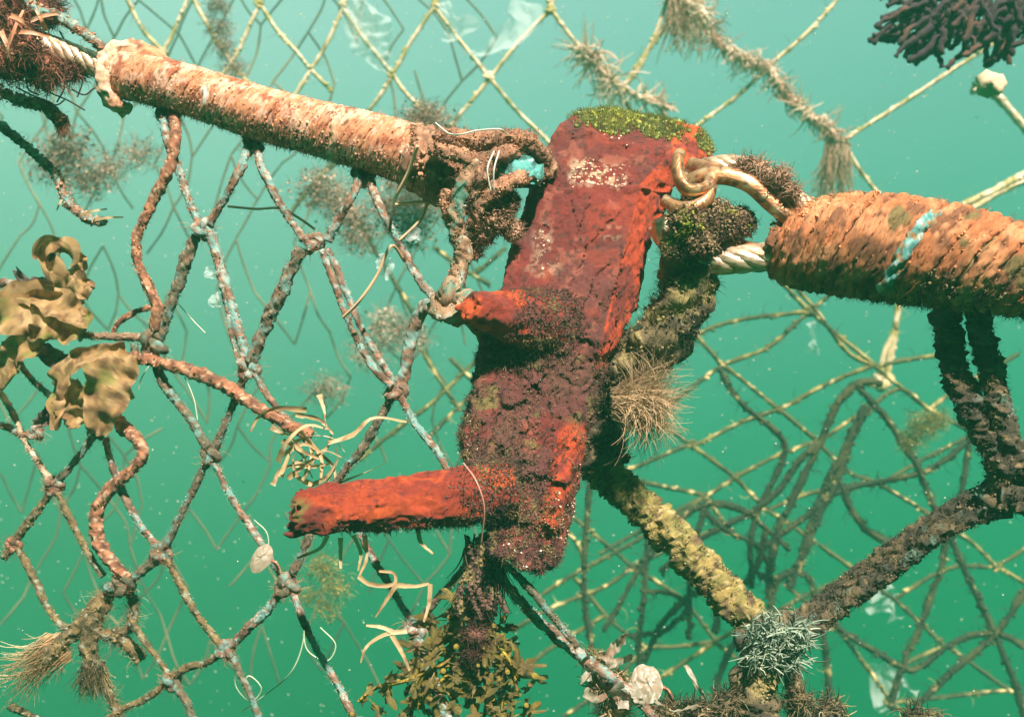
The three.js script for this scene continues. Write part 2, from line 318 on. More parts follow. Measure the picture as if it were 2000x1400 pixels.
function barField(x, y, z0, i, j) {
  const z = z0 + (y - .02) * LEAN;
  const [px, py] = pxOf(x, y, z), key = i * 4096 + j;
  let e = columns.get(key); if (!e) columns.set(key, e = [polyDist(px, py), frontZ(px, py), -.075 + .01 * noise(px * .02, py * .02, 1)]);
  if (e[0] > 26) return .02;
  const [, zf, zb] = e;
  const rough = e[0] < -24 ? 0 : (py > 640 ? 5 : 2.5) * noise(px * .05, py * .05, z * 90) + 2 * noise(px * .14, py * .14, z * 200), d2 = (e[0] + rough) * PX;
  if (d2 > .012) return d2;
  let dz = (z - zf) * .75;
  const d3 = Math.max(d2, dz, zb - z);
  if (d3 > .006 || d3 < -.006 || z < -.05) return d3;
  // flaking: plates, pits and cracks
  const n1 = fbm(px * .022, py * .022, z * 40 + 3, 4), n2 = fbm(px * .075, py * .075, z * 150, 3);
  const low = sst(540, 640, py), plate = (sst(.05, .1, n1) * .0012 + sst(.38, .42, n1) * .0012) * (1 + low);
  let h = plate + (.0007 + .0012 * low) * n2 + .0006 * noise(px * .3, py * .3, z * 600);
  let cd = 1e9; for (const c of CRACKS) for (let k = 1; k < c.length; k++) cd = Math.min(cd, seg2(px + 5 * noise(px * .06, py * .06, 7), py + 5 * noise(px * .06, py * .06, 17), ...c[k - 1], ...c[k]));
  h -= .0035 * (1 - sst(.2, 1.8, cd));
  const rid = Math.abs(fbm(px * .018 + 30, py * .012, z * 30, 3)); h -= (.0008 + .0018 * low) * (1 - sst(0, .035, rid)) * sst(-.1, .3, noise(px * .009, py * .009, 6));
  const flank = side2(px, py, 1250, 372, 1168, 690) > 0 && py > 300 ? 1 : 0;
  if (flank || py < 320 && px > 1290) h += .003 * fbm(px * .05, py * .05, z * 110, 4);
  if (py > 700) h += .002 * fbm(px * .04, py * .04, z * 80, 4);
  return (Math.hypot(Math.max(d2 + .0016, 0), Math.max(dz + .0016, 0)) > 0 && d3 > -.0016 ? Math.hypot(Math.max(d2 + .0016, 0), Math.max(Math.max(dz, zb - z) + .0016, 0)) - .0016 : d3) - h;
}
const RUST = { red: [.26, .032, .023], deep: [.19, .024, .02], orange: [.56, .062, .014], hot: [.70, .10, .018], purple: [.13, .038, .034], pink: [.42, .12, .075], cream: [.72, .52, .33], olive: [.20, .17, .045], dark: [.07, .03, .022], brown: [.16, .065, .04] };
const within = (x, y, cx, cy, rx, ry) => 1 - sst(.55, 1.15, Math.hypot((x - cx) / rx, (y - cy) / ry));
function barColor(q) {
  const [x, y] = pxOf(q.x, q.y, q.z), n = (f, s, o = 3) => fbm(q.x * f + s, q.y * f - s, q.z * f + s * .3, o);
  let c = mixc(RUST.red, RUST.deep, sst(-.2, .35, n(18, 1)));
  c = mixc(c, RUST.purple, .7 * sst(-.05, .45, n(14, 9)));
  c = mixc(c, RUST.pink, .55 * sst(.32, .6, n(60, 5)));
  c = mixc(c, RUST.orange, .25 * sst(.35, .55, n(22, 14)));
  const flank = side2(x, y, 1250, 372, 1168, 690), r2 = side2(x, y, 1318, 298, 1250, 372);
  if (y < 720 && y > 280 && flank > -2 && (y > 372 || r2 > -8)) c = mixc(c, mixc(RUST.orange, RUST.red, sst(-.1, .4, n(50, 3))), .9);
  if (x > 1318 && y < 345) c = mixc(c, mixc(RUST.hot, RUST.red, sst(.0, .5, n(60, 8))), .95);
  const fl = seg2(x, y, 1118, 862, 1080, 1030); c = mixc(c, mixc(RUST.orange, RUST.red, sst(.1, .5, n(40, 6))), 1 - sst(26, 42, fl + 12 * n(30, 2)));
  if (y > 690) { c = mixc(c, RUST.purple, .8 * sst(-.3, .2, n(26, 61)) * sst(26, 46, fl)); c = mixc(c, RUST.olive, .8 * sst(.15, .4, n(50, 21)) * (1 - within(x, y, 1100, 920, 60, 130))); c = mixc(c, RUST.brown, .6 * sst(.0, .4, n(20, 27)) * sst(30, 50, fl)); }
  const barnacle = within(x, y, 1148, 335, 46, 36) + within(x, y, 1206, 345, 26, 30) + .5 * within(x, y, 1060, 470, 24, 40) + .45 * within(x, y, 1060, 520, 40, 26) + .35 * within(x, y, 1190, 455, 30, 20);
  c = mixc(c, RUST.cream, clamp(barnacle, 0, 1) * sst(.0, .4, n(210, 33, 2)) * .7);
  c = mixc(c, RUST.dark, .7 * sst(.56, .64, n(240, 51, 2)));
  const g = 1 + .2 * noise(q.x * 800, q.y * 800, q.z * 800);
  return [c[0] * g, c[1] * g, c[2] * g];
}
const barNet = surfaceNets(P(880, 1145, 0).add(V(-.006, -.006, -.15)), P(1435, 172, 0).add(V(.02, .02, .125)), .0016, barField);
const barBody = fieldMesh(barNet, barColor, 'bar_body', M.rust, bar);
console.log(performance.now() | 0, 'bar', barNet.idx.length / 3);

// pin and stub: rough tapering rods grown into the bar
function rod(a, b, ra, rb, amp, name, col, cut) {
  const ax = V().subVectors(b, a), L = ax.length(), u = ax.clone().divideScalar(L), R = Math.max(ra, rb) + .012;
  const lo = V(Math.min(a.x, b.x) - R, Math.min(a.y, b.y) - R, Math.min(a.z, b.z) - R), hi = V(Math.max(a.x, b.x) + R, Math.max(a.y, b.y) + R, Math.max(a.z, b.z) + R), q = V();
  const net = surfaceNets(lo, hi, .0016, (x, y, z) => {
    q.set(x - a.x, y - a.y, z - a.z); const t = q.dot(u), r = Math.sqrt(Math.max(0, q.lengthSq() - t * t)), k = clamp(t / L);
    let d = Math.max(r - lerp(ra, rb, k), -t, cut ? cut(q, t, L, x, y, z) : t - L);
    if (Math.abs(d) > .007) return d;
    const px = x / PX, py = y / PX, pz = z / PX;
    const n1 = fbm(px * .02, py * .03, pz * .03, 3);
    return d - amp * (fbm(px * .03 + 5, py * .05, pz * .05, 4) * 1.1 + .5 * sst(.05, .12, n1) + .25 * noise(px * .2, py * .2, pz * .2));
  });
  return fieldMesh(net, col, name, M.rust, bar);
}
const orangeCol = (q) => {
  const n = (f, s, o = 3) => fbm(q.x * f + s, q.y * f - s, q.z * f + s * .3, o), [x, y] = pxOf(q.x, q.y, q.z);
  let c = mixc([.30, .028, .012], [.46, .052, .012], sst(-.1, .4, n(26, 2))); c = mixc(c, RUST.deep, .8 * sst(.25, .5, n(28, 8))); c = mixc(c, RUST.hot, .75 * sst(.38, .5, n(20, 15)));
  c = mixc(c, RUST.deep, .7 * sst(.6, .7, n(180, 22, 2))); c = mixc(c, RUST.olive, .8 * within(x, y, 600, 985, 34, 26) * sst(-.1, .2, n(120, 4)));
  const g = 1 + .18 * noise(q.x * 700, q.y * 700, q.z * 700); return [c[0] * g, c[1] * g, c[2] * g];
};
const stubCol = (q) => {
  const [x, y] = pxOf(q.x, q.y, q.z), n = (f, s, o = 3) => fbm(q.x * f + s, q.y * f - s, q.z * f, o);
  let c = orangeCol(q); return mixc(c, mixc(RUST.purple, RUST.red, sst(-.2, .2, n(50, 3))), .9 * sst(-.1, .2, n(26, 12)));
};
const pin = rod(P(1000, 960, .06), P(578, 1000, .095), .0265, .0205, .0026, 'pin', orangeCol, (q, t, L, x, y, z) => t - L + .010 * noise(y * 120, z * 120, 3) + (y + .15) * .15 + .004 * noise(y * 400, z * 400, 5));
const stub = rod(P(1090, 640, .0), P(918, 598, .075), .036, .014, .0026, 'stub', stubCol, (q, t, L, x, y, z) => t - L + .004 * noise(y * 150, z * 150, 3));

// what grows on it
function pick(mesh, n, ok, f) {
  const p = mesh.net.pos, m = mesh.nrm, total = p.length / 3; let got = 0;
  for (let k = 0; k < n * 60 && got < n; k++) { const i = Math.floor(rnd() * total) * 3, q = V(p[i], p[i + 1], p[i + 2]), [x, y] = pxOf(q.x, q.y, q.z); if (rnd() < ok(x, y, q, m[i + 2])) { f(q, V(m[i], m[i + 1], m[i + 2]), x, y); got++; } }
}
{ // moss cushions on the shoulder
  const a = new Acc(), col = mottle([[[.20, .22, .012]], [[.34, .34, .02], .1, .2], [[.10, .14, .012], .3, .2, 1.5], [[.5, .48, .08], .6, .08, 3]], 70, 5);
  const zone = (x, y) => { const n = 14 * noise(x * .04, y * .04, 3); return clamp(within(x, y + n, 1190, 228, 62, 34) + within(x, y + n, 1300, 244, 62, 24) + within(x, y, 1250, 215, 130, 16) + within(x, y, 1392, 258, 24, 30) * .9); };
  pick(barBody, 5200, (x, y) => (y < 300 ? zone(x, y) : 0), (q, n) => { if (rnd() < .12) a.blob(q.clone().addScaledVector(n, .001), rr(.001, .0026), col); else a.hair(q, n.clone().multiplyScalar(.8).add(rdir().multiplyScalar(.7)).add(V(0, .5, 0)), rr(.003, .008), .0006, col(q), 1, 2); });
  a.mesh('moss', M.moss, bar, 'stuff');
}
{ // dark turf round the stub, the pin's root and the foot of the bar
  const a = new Acc(), zone = (x, y) => clamp(.9 * within(x, y, 1095, 618, 46, 50) + .8 * within(x, y, 1030, 698, 110, 34) + within(x, y, 985, 945, 62, 80) + .7 * within(x, y, 1020, 1090, 90, 50) + .8 * within(x, y, 915, 860, 34, 60) + .5 * sst(860, 980, y) * (x < 1060 ? 1 : .1) + .18 * sst(700, 800, y) * (x < 1090 ? 1 : .2) + .35 * sst(1140, 1170, x) * sst(690, 740, y) + .05);
  const grow = (q, n) => { if (rnd() < .3) a.blob(q.clone().addScaledVector(n, .0004), rr(.0006, .0015), C.turf, .8); else a.hair(q, n.clone().add(rdir().multiplyScalar(1.1)), rr(.003, .009), .00045, C.turf(q), 2.4, 3); };
  pick(barBody, 15000, (x, y) => (y > 560 ? zone(x, y) : 0), grow);
  pick(stub, 4200, (x, y) => clamp(sst(985, 1060, x)) * .9 + .5 * sst(650, 685, y), grow);
  pick(pin, 3600, (x, y) => clamp(sst(870, 960, x) * .9 + .5 * sst(1000, 1030, y) * sst(600, 800, x)), grow);
  a.mesh('algae_turf', M.fuzz, bar, 'stuff');
}
{ // pale tube worms and barnacle crumbs
  const a = new Acc(), pale = mottle([[[.66, .46, .30]], [[.8, .66, .5], .2], [[.5, .3, .2], .3]], 90, 2);
  const zone = (x, y) => within(x, y, 1148, 337, 44, 34) + within(x, y, 1206, 345, 24, 30) + .25 * within(x, y, 1062, 470, 20, 40) + .2 * within(x, y, 1055, 520, 40, 20) + .2 * within(x, y, 1220, 265, 40, 20) + .15 * within(x, y, 915, 850, 26, 60) + .1 * sst(900, 1000, y);
  pick(barBody, 700, (x, y) => zone(x, y), (q, n) => { if (rnd() < .7) a.blob(q, rr(.0006, .0017), pale, .6); else a.hair(q, n.clone().multiplyScalar(.3).add(rdir()), rr(.002, .005), .0006, pale(q), 1.5, 3); });
  a.mesh('barnacle_crust', M.fuzz, bar, 'stuff');
}
// ---------------------------------------------------------------- rope-served cables and their hardware
// rope wound round a core: ctrl = [px, py, radius px], tilt leans the turns
function served(acc, ctrl, zf, rope, pitch, o) {
  const pts = ctrl.map((a) => at(a.slice(0, 2), zf)), rad = ctrl.map((a) => sz(a[2], zf(a[0]))), cv = new THREE.CatmullRomCurve3(pts, false, 'centripetal');
  cv.arcLengthDivisions = 400; const L = cv.getLength(), turns = L / pitch, per = 26, n = Math.ceil(turns * per), out = [], T = V(), N = V(0, 0, 1), B = V(), q = V();
  const radAt = (u) => { const k = u * (rad.length - 1), i = Math.min(rad.length - 2, Math.floor(k)); return lerp(rad[i], rad[i + 1], k - i); };
  const tAt = (u) => cv.getUtoTmapping(u);
  for (let k = 0; k <= n; k++) {
    const u = k / n, a = u * turns * 6.28318 * (o.hand || 1), t = tAt(clamp(u)), c = cv.getPoint(t), r = radAt(t) - rope * .6;
    T.copy(cv.getTangent(t)); N.set(0, 0, 1).addScaledVector(T, -T.z).normalize(); B.crossVectors(T, N);
    q.copy(c).addScaledVector(N, Math.cos(a) * r).addScaledVector(B, Math.sin(a) * r).addScaledVector(T, (o.tilt || 0) * r * Math.sin(a) + rope * .35 * noise(a * .3, 3, 1)).addScaledVector(N, rope * .3 * noise(a * .21, 9, 2) * Math.cos(a));
    out.push(q.clone());
  }
  // built as a tube whose own twist shows
  const qq = V();
  acc.tube(densify(out, o.dense || 2), (t, th, s, c) => {
    const a = th - 6.28318 * s / (rope * 2 * (o.lay || 3.6)), lobe = .62 + .44 * Math.pow(Math.abs(Math.cos(1.5 * a)), .6) + .04 * Math.cos(12 * a + 4 * s / rope); qq.copy(c);
    return rope * (lobe + (o.rough ?? .25) * fbm(c.x * 190 + Math.cos(th) * 1.1, c.y * 190 + Math.sin(th) * 1.1, c.z * 190, 3));
  }, o.sides || 12, o.col);
  return { cv, radAt, L, core: pts, tAt, helix: out };
}
function densify(p, k) { const r = []; for (let i = 0; i < p.length - 1; i++) for (let j = 0; j < k; j++) r.push(p[i].clone().lerp(p[i + 1], j / k)); r.push(p[p.length - 1]); return r; }
function wireRope(parent, ctrl, R, n, lay, o = {}) { // each strand of the cable is a part
  const cv = new THREE.CatmullRomCurve3(ctrl, false, 'centripetal'), L = cv.getLength(), N0 = Math.ceil(L / .003), pts = cv.getSpacedPoints(N0), T = V(), N = V(), B = V();
  const fr = pts.map((p, k) => { T.subVectors(pts[Math.min(N0, k + 1)], pts[Math.max(0, k - 1)]).normalize(); if (!k) { N.set(0, 0, 1).addScaledVector(T, -T.z).normalize(); } else N.addScaledVector(T, -N.dot(T)).normalize(); B.crossVectors(T, N); return [N.clone(), B.clone()]; });
  const rs = R * Math.sin(Math.PI / n) * 1.12;
  for (let s = 0; s < n; s++) {
    const line = pts.map((p, k) => { const a = s / n * 6.28318 + k / N0 * L / lay * 6.28318; return p.clone().addScaledVector(fr[k][0], Math.cos(a) * (R - rs * .9)).addScaledVector(fr[k][1], Math.sin(a) * (R - rs * .9)); });
    const a = new Acc(); a.tube(line, (t, th, d) => rs * (.86 + .16 * Math.abs(Math.cos(3 * (th - d / (rs * 7) * 3)))), 14, o.col || C.wire); a.mesh('strand', M.wire, parent);
  }
}
// loose yarns lying along the turns
function yarns(acc, sv, n, rope, col, len = .014) {
  const p = sv.helix; for (let k = 0; k < n; k++) { const i = 1 + Math.floor(rnd() * (p.length - 3)), T = V().subVectors(p[i + 1], p[i]).normalize(), c = sv.cv.getPoint(sv.tAt(i / p.length)), d = V().subVectors(p[i], c); d.addScaledVector(T, -d.dot(T)).normalize(); const q = p[i].clone().addScaledVector(d, rope * rr(.7, 1.02)).addScaledVector(rdir(), rope * .35); acc.hair(q, T.multiplyScalar(rnd() < .5 ? 1 : -1).addScaledVector(d, rr(-.1, .15)).addScaledVector(rdir(), .3), len * rr(.3, 1.3), .00026, col(q), .7, 3); }
}
const surfacePoint = (sv, u, ang, k = 1) => { const t = sv.tAt(u), c = sv.cv.getPoint(t), T = sv.cv.getTangent(t), N = V(0, 0, 1).addScaledVector(T, -T.z).normalize(), B = V().crossVectors(T, N), d = N.multiplyScalar(Math.cos(ang)).addScaledVector(B, Math.sin(ang)); return [c.addScaledVector(d, sv.radAt(t) * k), d, T]; };

// ---- left arm
const zA = (px) => lerp(-.20, .0, clamp(px / 900));
const armL = thing('rope_wrapped_cable', 'slender orange encrusted rope-wrapped cable running from the steel wire to the iron bar', 'cable', P(530, 225, zA(530)));
{
  const a = new Acc(), sv = served(a, [[222, 142, 44], [330, 165, 46], [430, 195, 47], [500, 219, 50], [600, 245, 50], [690, 268, 54], [760, 288, 56], [850, 318, 58]], zA, sz(8.6), sz(15.5), { col: C.arm, tilt: -.22, hand: -1, rough: .15, lay: 3.4, sides: 14 });
  a.mesh('rope_wrapping', M.rope, armL);
  const core = new Acc(); core.tube(sv.cv.getSpacedPoints(60), (t) => sv.radAt(t) * .86, 16, C.knotty); core.mesh('core', M.rope, armL);
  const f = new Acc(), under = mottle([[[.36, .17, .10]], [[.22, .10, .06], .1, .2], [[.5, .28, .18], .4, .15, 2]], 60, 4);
  for (let k = 0; k < 9000; k++) {
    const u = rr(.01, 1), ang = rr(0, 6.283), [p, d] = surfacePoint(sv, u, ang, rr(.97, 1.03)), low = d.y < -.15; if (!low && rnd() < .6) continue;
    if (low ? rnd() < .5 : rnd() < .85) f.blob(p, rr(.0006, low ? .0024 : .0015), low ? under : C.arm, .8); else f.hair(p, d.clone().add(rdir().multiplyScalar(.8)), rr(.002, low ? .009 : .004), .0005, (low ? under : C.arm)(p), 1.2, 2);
  }
  yarns(f, sv, 2400, sz(8.6), C.arm, .008); f.mesh('encrusting_growth', M.fuzz, armL, 'stuff');
  for (const [u, w] of [[.335, .0034], [.735, .0038]]) { const t = new Acc(), ring = []; for (let k = 0; k <= 22; k++) ring.push(surfacePoint(sv, u + .012 * Math.sin(k * .29) + .006 * noise(k * .7, u, 2), -.1 + k * .08, 1.0)[0]); t.rope(ring, w, { col: mottle([[[.78, .72, .62]], [[.62, .36, .2], .1, .1]], 110, 2), sides: 8, groove: .1, rough: .3, freq: 200 }); t.mesh('lashing', M.rope, armL); }
  const e = new Acc(), loop = [[248, 214], [218, 198], [200, 162], [202, 120], [228, 96], [268, 94], [304, 110], [326, 138]].map((p, i) => at(p, (x) => zA(x) + [-.005, .018, .03, .028, .012, .0, -.012, -.02][i]));
  e.rope(loop, sz(16, -.15), { col: C.arm, rough: .35, freq: 140 }); e.mesh('end_loop', M.rope, armL);
}
// bulky seizing at the bar end
const lash = thing('rope_seizing', 'bulky brown fouled rope seizing with a looped end beside the iron bar', 'rope lashing', P(900, 340, .02));
const lashFoul = new Acc();
{
  const a = new Acc();
  served(a, [[800, 305, 58], [835, 316, 66], [870, 330, 70], [905, 345, 62], [930, 360, 46]], () => .0, sz(13), sz(21), { col: C.knotty, tilt: .25, rough: .5 }); a.mesh('rope_wrapping', M.rope, lash);
  const c = new Acc(); c.tube(spline([[800, 305], [870, 330], [935, 362]].map((p) => at(p, 0)), 20), sz(56), 14, C.knotty); c.mesh('core', M.rope, lash);
  for (const [pts, r] of [
    [[[850, 268, .02], [890, 268, .034], [935, 276, .04], [985, 268, .04], [1030, 275, .034], [1052, 302, .02], [1066, 322, -.03]], 17],
    [[[840, 290, .045], [890, 300, .055], [940, 315, .052], [975, 300, .05], [1015, 294, .03], [1070, 305, -.05]], 14],
    [[[1085, 325, -.05], [1045, 338, .02], [1010, 350, .048], [975, 365, .055], [940, 395, .05], [925, 440, .042]], 15],
    [[[955, 320, .055], [940, 350, .058], [920, 380, .052], [900, 410, .04]], 15],
    [[[870, 370, .05], [868, 400, .052], [874, 430, .045]], 9]]) { const t = new Acc(); const w = t.rope(pts.map((p) => at(p, 0)), sz(r), { col: C.knotty, rough: .42, freq: 240, groove: .36, lay: 3.4, sides: 14 }); t.mesh('rope_turn', M.rope, lash); foul(lashFoul, w, sz(r), 9000, C.knotty, { len: .006, crumbs: .4, cr: .0009, w: .0004 }); }
  const f = new Acc();
  for (let k = 0; k < 2600; k++) { const q = rdir(), p = P(rr(800, 955), 0).clone(); const px = rr(800, 960), cy = lerp(300, 365, (px - 800) / 160), r = 64; p.copy(P(px, cy + q.y * -r, q.z * sz(r) * 1.02 + .004)); if (rnd() < .4) f.blob(p, rr(.001, .0028), C.knotty); else f.hair(p, q.clone().multiplyScalar(.5).add(rdir()), rr(.003, .012), .0004, C.knotty(p), 2.6, 4); }
  for (let k = 0; k < 700; k++) { const t = rnd(), p = P(lerp(860, 1052, t), 268 - 14 + rr(0, 30), .036 + rr(-.01, .012)); f.hair(p, rdir().add(V(0, .4, .3)), rr(.002, .006), .0005, C.knotty(p), 1.4, 2); }
  f.mesh('fouling', M.fuzz, lash, 'stuff'); lashFoul.mesh('crumbly_growth', M.fuzz, lash, 'stuff');
}
// shaggy tuft below the seizing
const tuft = (name, label, cat, list, col, o = {}) => {
  const [cx, cy, cz] = list[0], g = thing(name, label, cat, P(cx, cy, cz)), f = new Acc();
  for (const [x, y, z, r, n, dx = 0, dy = 0] of list) {
    const core = new Acc(); core.blob(P(x, y, z), sz(r) * .64, col, 1, 1); core.mesh('lump', M.fuzz, g);
    for (let k = 0; k < n * 3; k++) { if (k % 4 === 0) { f.blob(P(x, y, z).addScaledVector(rdir(), sz(r) * rr(.7, .92)), rr(.0006, .0019), col); continue; } const q = rdir(), p = P(x, y, z).addScaledVector(q, sz(r) * rr(.35, .95)); f.hair(p, q.multiplyScalar(.5).addScaledVector(rdir(), 1).add(V(dx, dy, 0)), (o.len || .014) * .62 * rr(.3, 1.6), o.w || .0004, col(p), o.curl ?? 3.4, o.seg || 5); }
  }
  f.mesh('filaments', M.fuzz, g, 'stuff'); return g;
};
tuft('algae_tuft', 'shaggy mauve brown tuft of algae between the green-strand rope and the bar', 'algae', [[965, 420, .03, 42, 700, .2, -.2], [940, 455, .025, 30, 400, -.2, -.4], [990, 395, .03, 28, 350], [1000, 450, .02, 24, 260, .6, 0], [925, 490, .02, 18, 200, .3, -.4]], mottle([[[.30, .15, .10]], [[.40, .22, .14], .2, .2], [[.18, .09, .06], .25, .2, 1.6]], 60, 8), { len: .011 });
tuft('algae_tuft', 'dark brown green-tinged algae clump under the gold shackle', 'algae', [[1345, 430, .04, 48, 800], [1400, 430, .03, 46, 700], [1445, 435, .02, 36, 450, .3, .1], [1320, 480, .03, 32, 400, -.2, -.2], [1370, 475, .04, 34, 400]], mottle([[[.17, .10, .05]], [[.26, .17, .09], .15, .2], [[.09, .05, .03], .25, .2, 1.6], [[.24, .26, .03], .48, .1, .8]], 60, 12), { len: .010 });
{ // torn green plastic caught in the loop
  const g = thing('plastic_scrap', 'crumpled turquoise plastic scrap pinched in the rope loop', 'plastic scrap', P(1000, 332, .03)), a = new Acc();
  const net = surfaceNets(P(950, 372, 0).add(V(0, 0, -.005)), P(1062, 292, 0).add(V(0, 0, .06)), .0014, (x, y, z) => { const q = V(x, y, z).sub(P(1003, 334, .024)); const d = Math.hypot(q.x / 1.15 + q.y * .35, q.y / .82, q.z / .85) - .024; return d - .004 * Math.abs(fbm(x * 70, y * 70, z * 70, 3)) + .0025 * fbm(x * 160, y * 160, z * 160, 2); });
  fieldMesh(net, mottle([[[.07, .26, .22]], [[.12, .40, .36], .1, .1], [[.04, .13, .11], .25, .1, 1.4], [[.45, .6, .55], .6, .05, 1.6]], 60, 3), 'crumpled_sheet', M.plastic, g);
}
{ // the rope with green strands and its knot
  const g = thing('twisted_rope', 'brown twisted rope with green strands knotted at its lower end beside the stub', 'rope', P(900, 470, .03)), col = mottle([[[.30, .16, .09]], [[.10, .24, .17], .18, .08, 1], [[.42, .26, .15], .3, .12, 1.8], [[.5, .52, .42], .62, .08, 1.4]], 75, 9);
  const a = new Acc(), p = a.rope([[935, 318, .05], [915, 350, .052], [895, 395, .05], [890, 440, .045], [905, 490, .04], [895, 535, .04], [888, 565, .042]].map((q) => at(q, 0)), sz(19), { col, rough: .3, lay: 3.4, groove: .36 }); a.mesh('rope_length', M.rope, g);
  const k = new Acc(); const kl = knot(k, P(886, 592, .045), sz(40), col, { lay: 3, thick: .46, groove: .42, rough: .4, freq: 200, sides: 14 }); k.mesh('knot', M.rope, g);
  const t = new Acc(); t.rope([[880, 590, .04], [845, 592, .02], [818, 615, .005], [806, 650, 0], [795, 700, -.005], [782, 752, -.01]].map((q) => at(q, 0)), sz(13), { col: C.teal, rough: .3 }); t.mesh('rope_tail', M.rope, g);
  const u = new Acc(); u.rope([[905, 600, .04], [925, 625, .03], [945, 660, .02], [960, 690, .0]].map((q) => at(q, 0)), sz(14), { col: C.brown, rough: .35 }); u.mesh('rope_tail', M.rope, g);
  const f = new Acc(); foul(f, p, sz(18), 5000, col, { len: .007, cr: .0009 }); foul(f, kl, sz(17), 4000, col, { len: .006, cr: .0009 }); f.mesh('fouling', M.fuzz, g, 'stuff');
}
// steel wire at the left end
{
  const g = thing('wire_rope', 'bare pale steel wire rope entering the slender wrapped cable', 'wire rope', P(100, 90, -.18));
  wireRope(g, [[-60, 30], [60, 78], [140, 108], [215, 138]].map((p) => at(p, -.18)), sz(24, -.18), 7, .085);
}
// ---- right arm
const zR = (px) => lerp(.02, .12, clamp((px - 1500) / 500));
const armR = thing('rope_wrapped_cable', 'thick rust-orange rope-wrapped cable with one turquoise turn beyond the shackle', 'cable', P(1760, 490, zR(1760)));
{
  const a = new Acc(), prof = [[1512, 484, 46], [1560, 478, 76], [1620, 474, 94], [1700, 480, 104], [1780, 492, 104], [1860, 505, 100], [1940, 520, 92], [2030, 538, 86], [2150, 560, 84]];
  const sv = served(a, prof, zR, sz(12), sz(23), { col: C.armR, tilt: -.42, hand: -1, rough: .2, lay: 3.2, dense: 3, sides: 18 });
  const wrapR = a.mesh('rope_wrapping', M.rope, armR);
  const core = new Acc(); core.tube(sv.cv.getSpacedPoints(60), (t) => sv.radAt(t) * .84, 18, C.old); core.mesh('core', M.rope, armR);
  const f = new Acc();
  for (let k = 0; k < 7000; k++) {
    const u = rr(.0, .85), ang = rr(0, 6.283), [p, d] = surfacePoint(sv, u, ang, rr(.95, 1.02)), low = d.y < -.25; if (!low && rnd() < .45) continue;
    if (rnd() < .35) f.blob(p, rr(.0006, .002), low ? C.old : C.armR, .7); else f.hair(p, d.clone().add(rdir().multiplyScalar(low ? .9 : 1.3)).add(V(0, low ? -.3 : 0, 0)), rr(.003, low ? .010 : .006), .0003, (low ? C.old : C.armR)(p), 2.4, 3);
  }
  yarns(f, sv, 2800, sz(11.5), C.armR, .010); f.mesh('fouling', M.fuzz, armR, 'stuff');
  const t = new Acc(), ring = []; for (let k = 0; k <= 30; k++) { const ang = -.75 + k * .058; ring.push(surfacePoint(sv, .452 - .072 * Math.sin(ang), ang, .99)[0]); }
  t.rope(ring, sz(14), { col: mottle([[[.14, .40, .38]], [[.45, .60, .54], .15, .1], [[.36, .20, .08], .25, .1, 1.4]], 120, 6), rough: .4, lay: 4, groove: .4, sides: 16 }); t.mesh('turquoise_turn', M.rope, wrapR).userData.label = 'turquoise rope turn';
}
{ // shackle
  const g = thing('shackle', 'worn golden steel shackle hooked through the flank of the iron bar', 'shackle', P(1345, 360, .05));
  const bow = new Acc(); bow.tube(spline([[1328, 296, .03], [1324, 318, .04], [1326, 345, .048], [1340, 368, .052], [1362, 372, .05], [1384, 362, .04], [1388, 342, .03], [1376, 330, .015], [1350, 322, -.01]].map((p) => at(p, 0)), 70), (t, th) => sz(13.5) * (1 + .18 * Math.cos(2 * th)) * (t < .03 ? .5 + t * 16 : 1), 16, C.gold); bow.mesh('bow', M.metal, g);
  const eye = new Acc(); eye.tube(spline([[1300, 392, .03], [1325, 405, .045], [1355, 405, .05], [1380, 388, .046], [1388, 362, .036]].map((p) => at(p, 0)), 50), sz(13.5), 16, C.gold); eye.mesh('lower_bow', M.metal, g);
  const pinA = new Acc(); pinA.tube(spline([[1318, 420, .02], [1345, 425, .02], [1375, 420, .01]].map((p) => at(p, 0)), 20), sz(13), 14, C.gold); pinA.mesh('cross_pin', M.metal, g);
}
{ // thimble: a grooved steel eye that carries the wire
  const g = thing('thimble', 'curved golden steel thimble between the shackle and the thick wrapped cable', 'thimble', P(1450, 370, .03));
  const limb = (pts, name) => { const a = new Acc(); a.tube(spline(pts.map((p) => at(p, 0)), 60), (t, th) => sz(20) * (1 - .45 * Math.pow(clamp(Math.cos(th - 2.2)), 2)), 18, C.gold); a.mesh(name, M.metal, g); };
  limb([[1345, 360, .01], [1380, 347, .024], [1420, 345, .03], [1465, 360, .035], [1505, 395, .038], [1545, 428, .04], [1585, 455, .03]], 'upper_limb');
  limb([[1345, 372, .0], [1352, 420, -.005], [1390, 462, .0], [1450, 488, .012], [1530, 500, .02]], 'lower_limb');
}
{
  const g = thing('wire_rope', 'bright wire rope strands bent over the thimble above the shackle', 'wire rope', P(1480, 350, .02));
  wireRope(g, [[1340, 352, -.02], [1385, 330, .0], [1440, 326, .012], [1500, 352, .022], [1550, 390, .03], [1600, 430, .03]].map((p) => at(p, 0)), sz(23), 6, .07);
  const h = thing('wire_rope', 'straight bright wire rope leaving the thimble below the shaggy clump', 'wire rope', P(1440, 505, .02));
  wireRope(h, [[1290, 440, -.02], [1330, 490, .0], [1390, 508, .012], [1460, 505, .022], [1560, 495, .03]].map((p) => at(p, 0)), sz(27), 6, .10);
  tuft('algae_tuft', 'thin wiry brown algae growing on the wire over the thimble', 'algae', [[1480, 330, .035, 18, 220], [1520, 350, .045, 22, 260], [1545, 375, .05, 16, 160], [1455, 325, .03, 14, 140]], mottle([[[.28, .16, .10]], [[.42, .26, .17], .2, .2]], 60, 22), { len: .018, w: .0006, curl: 3.6 });
}
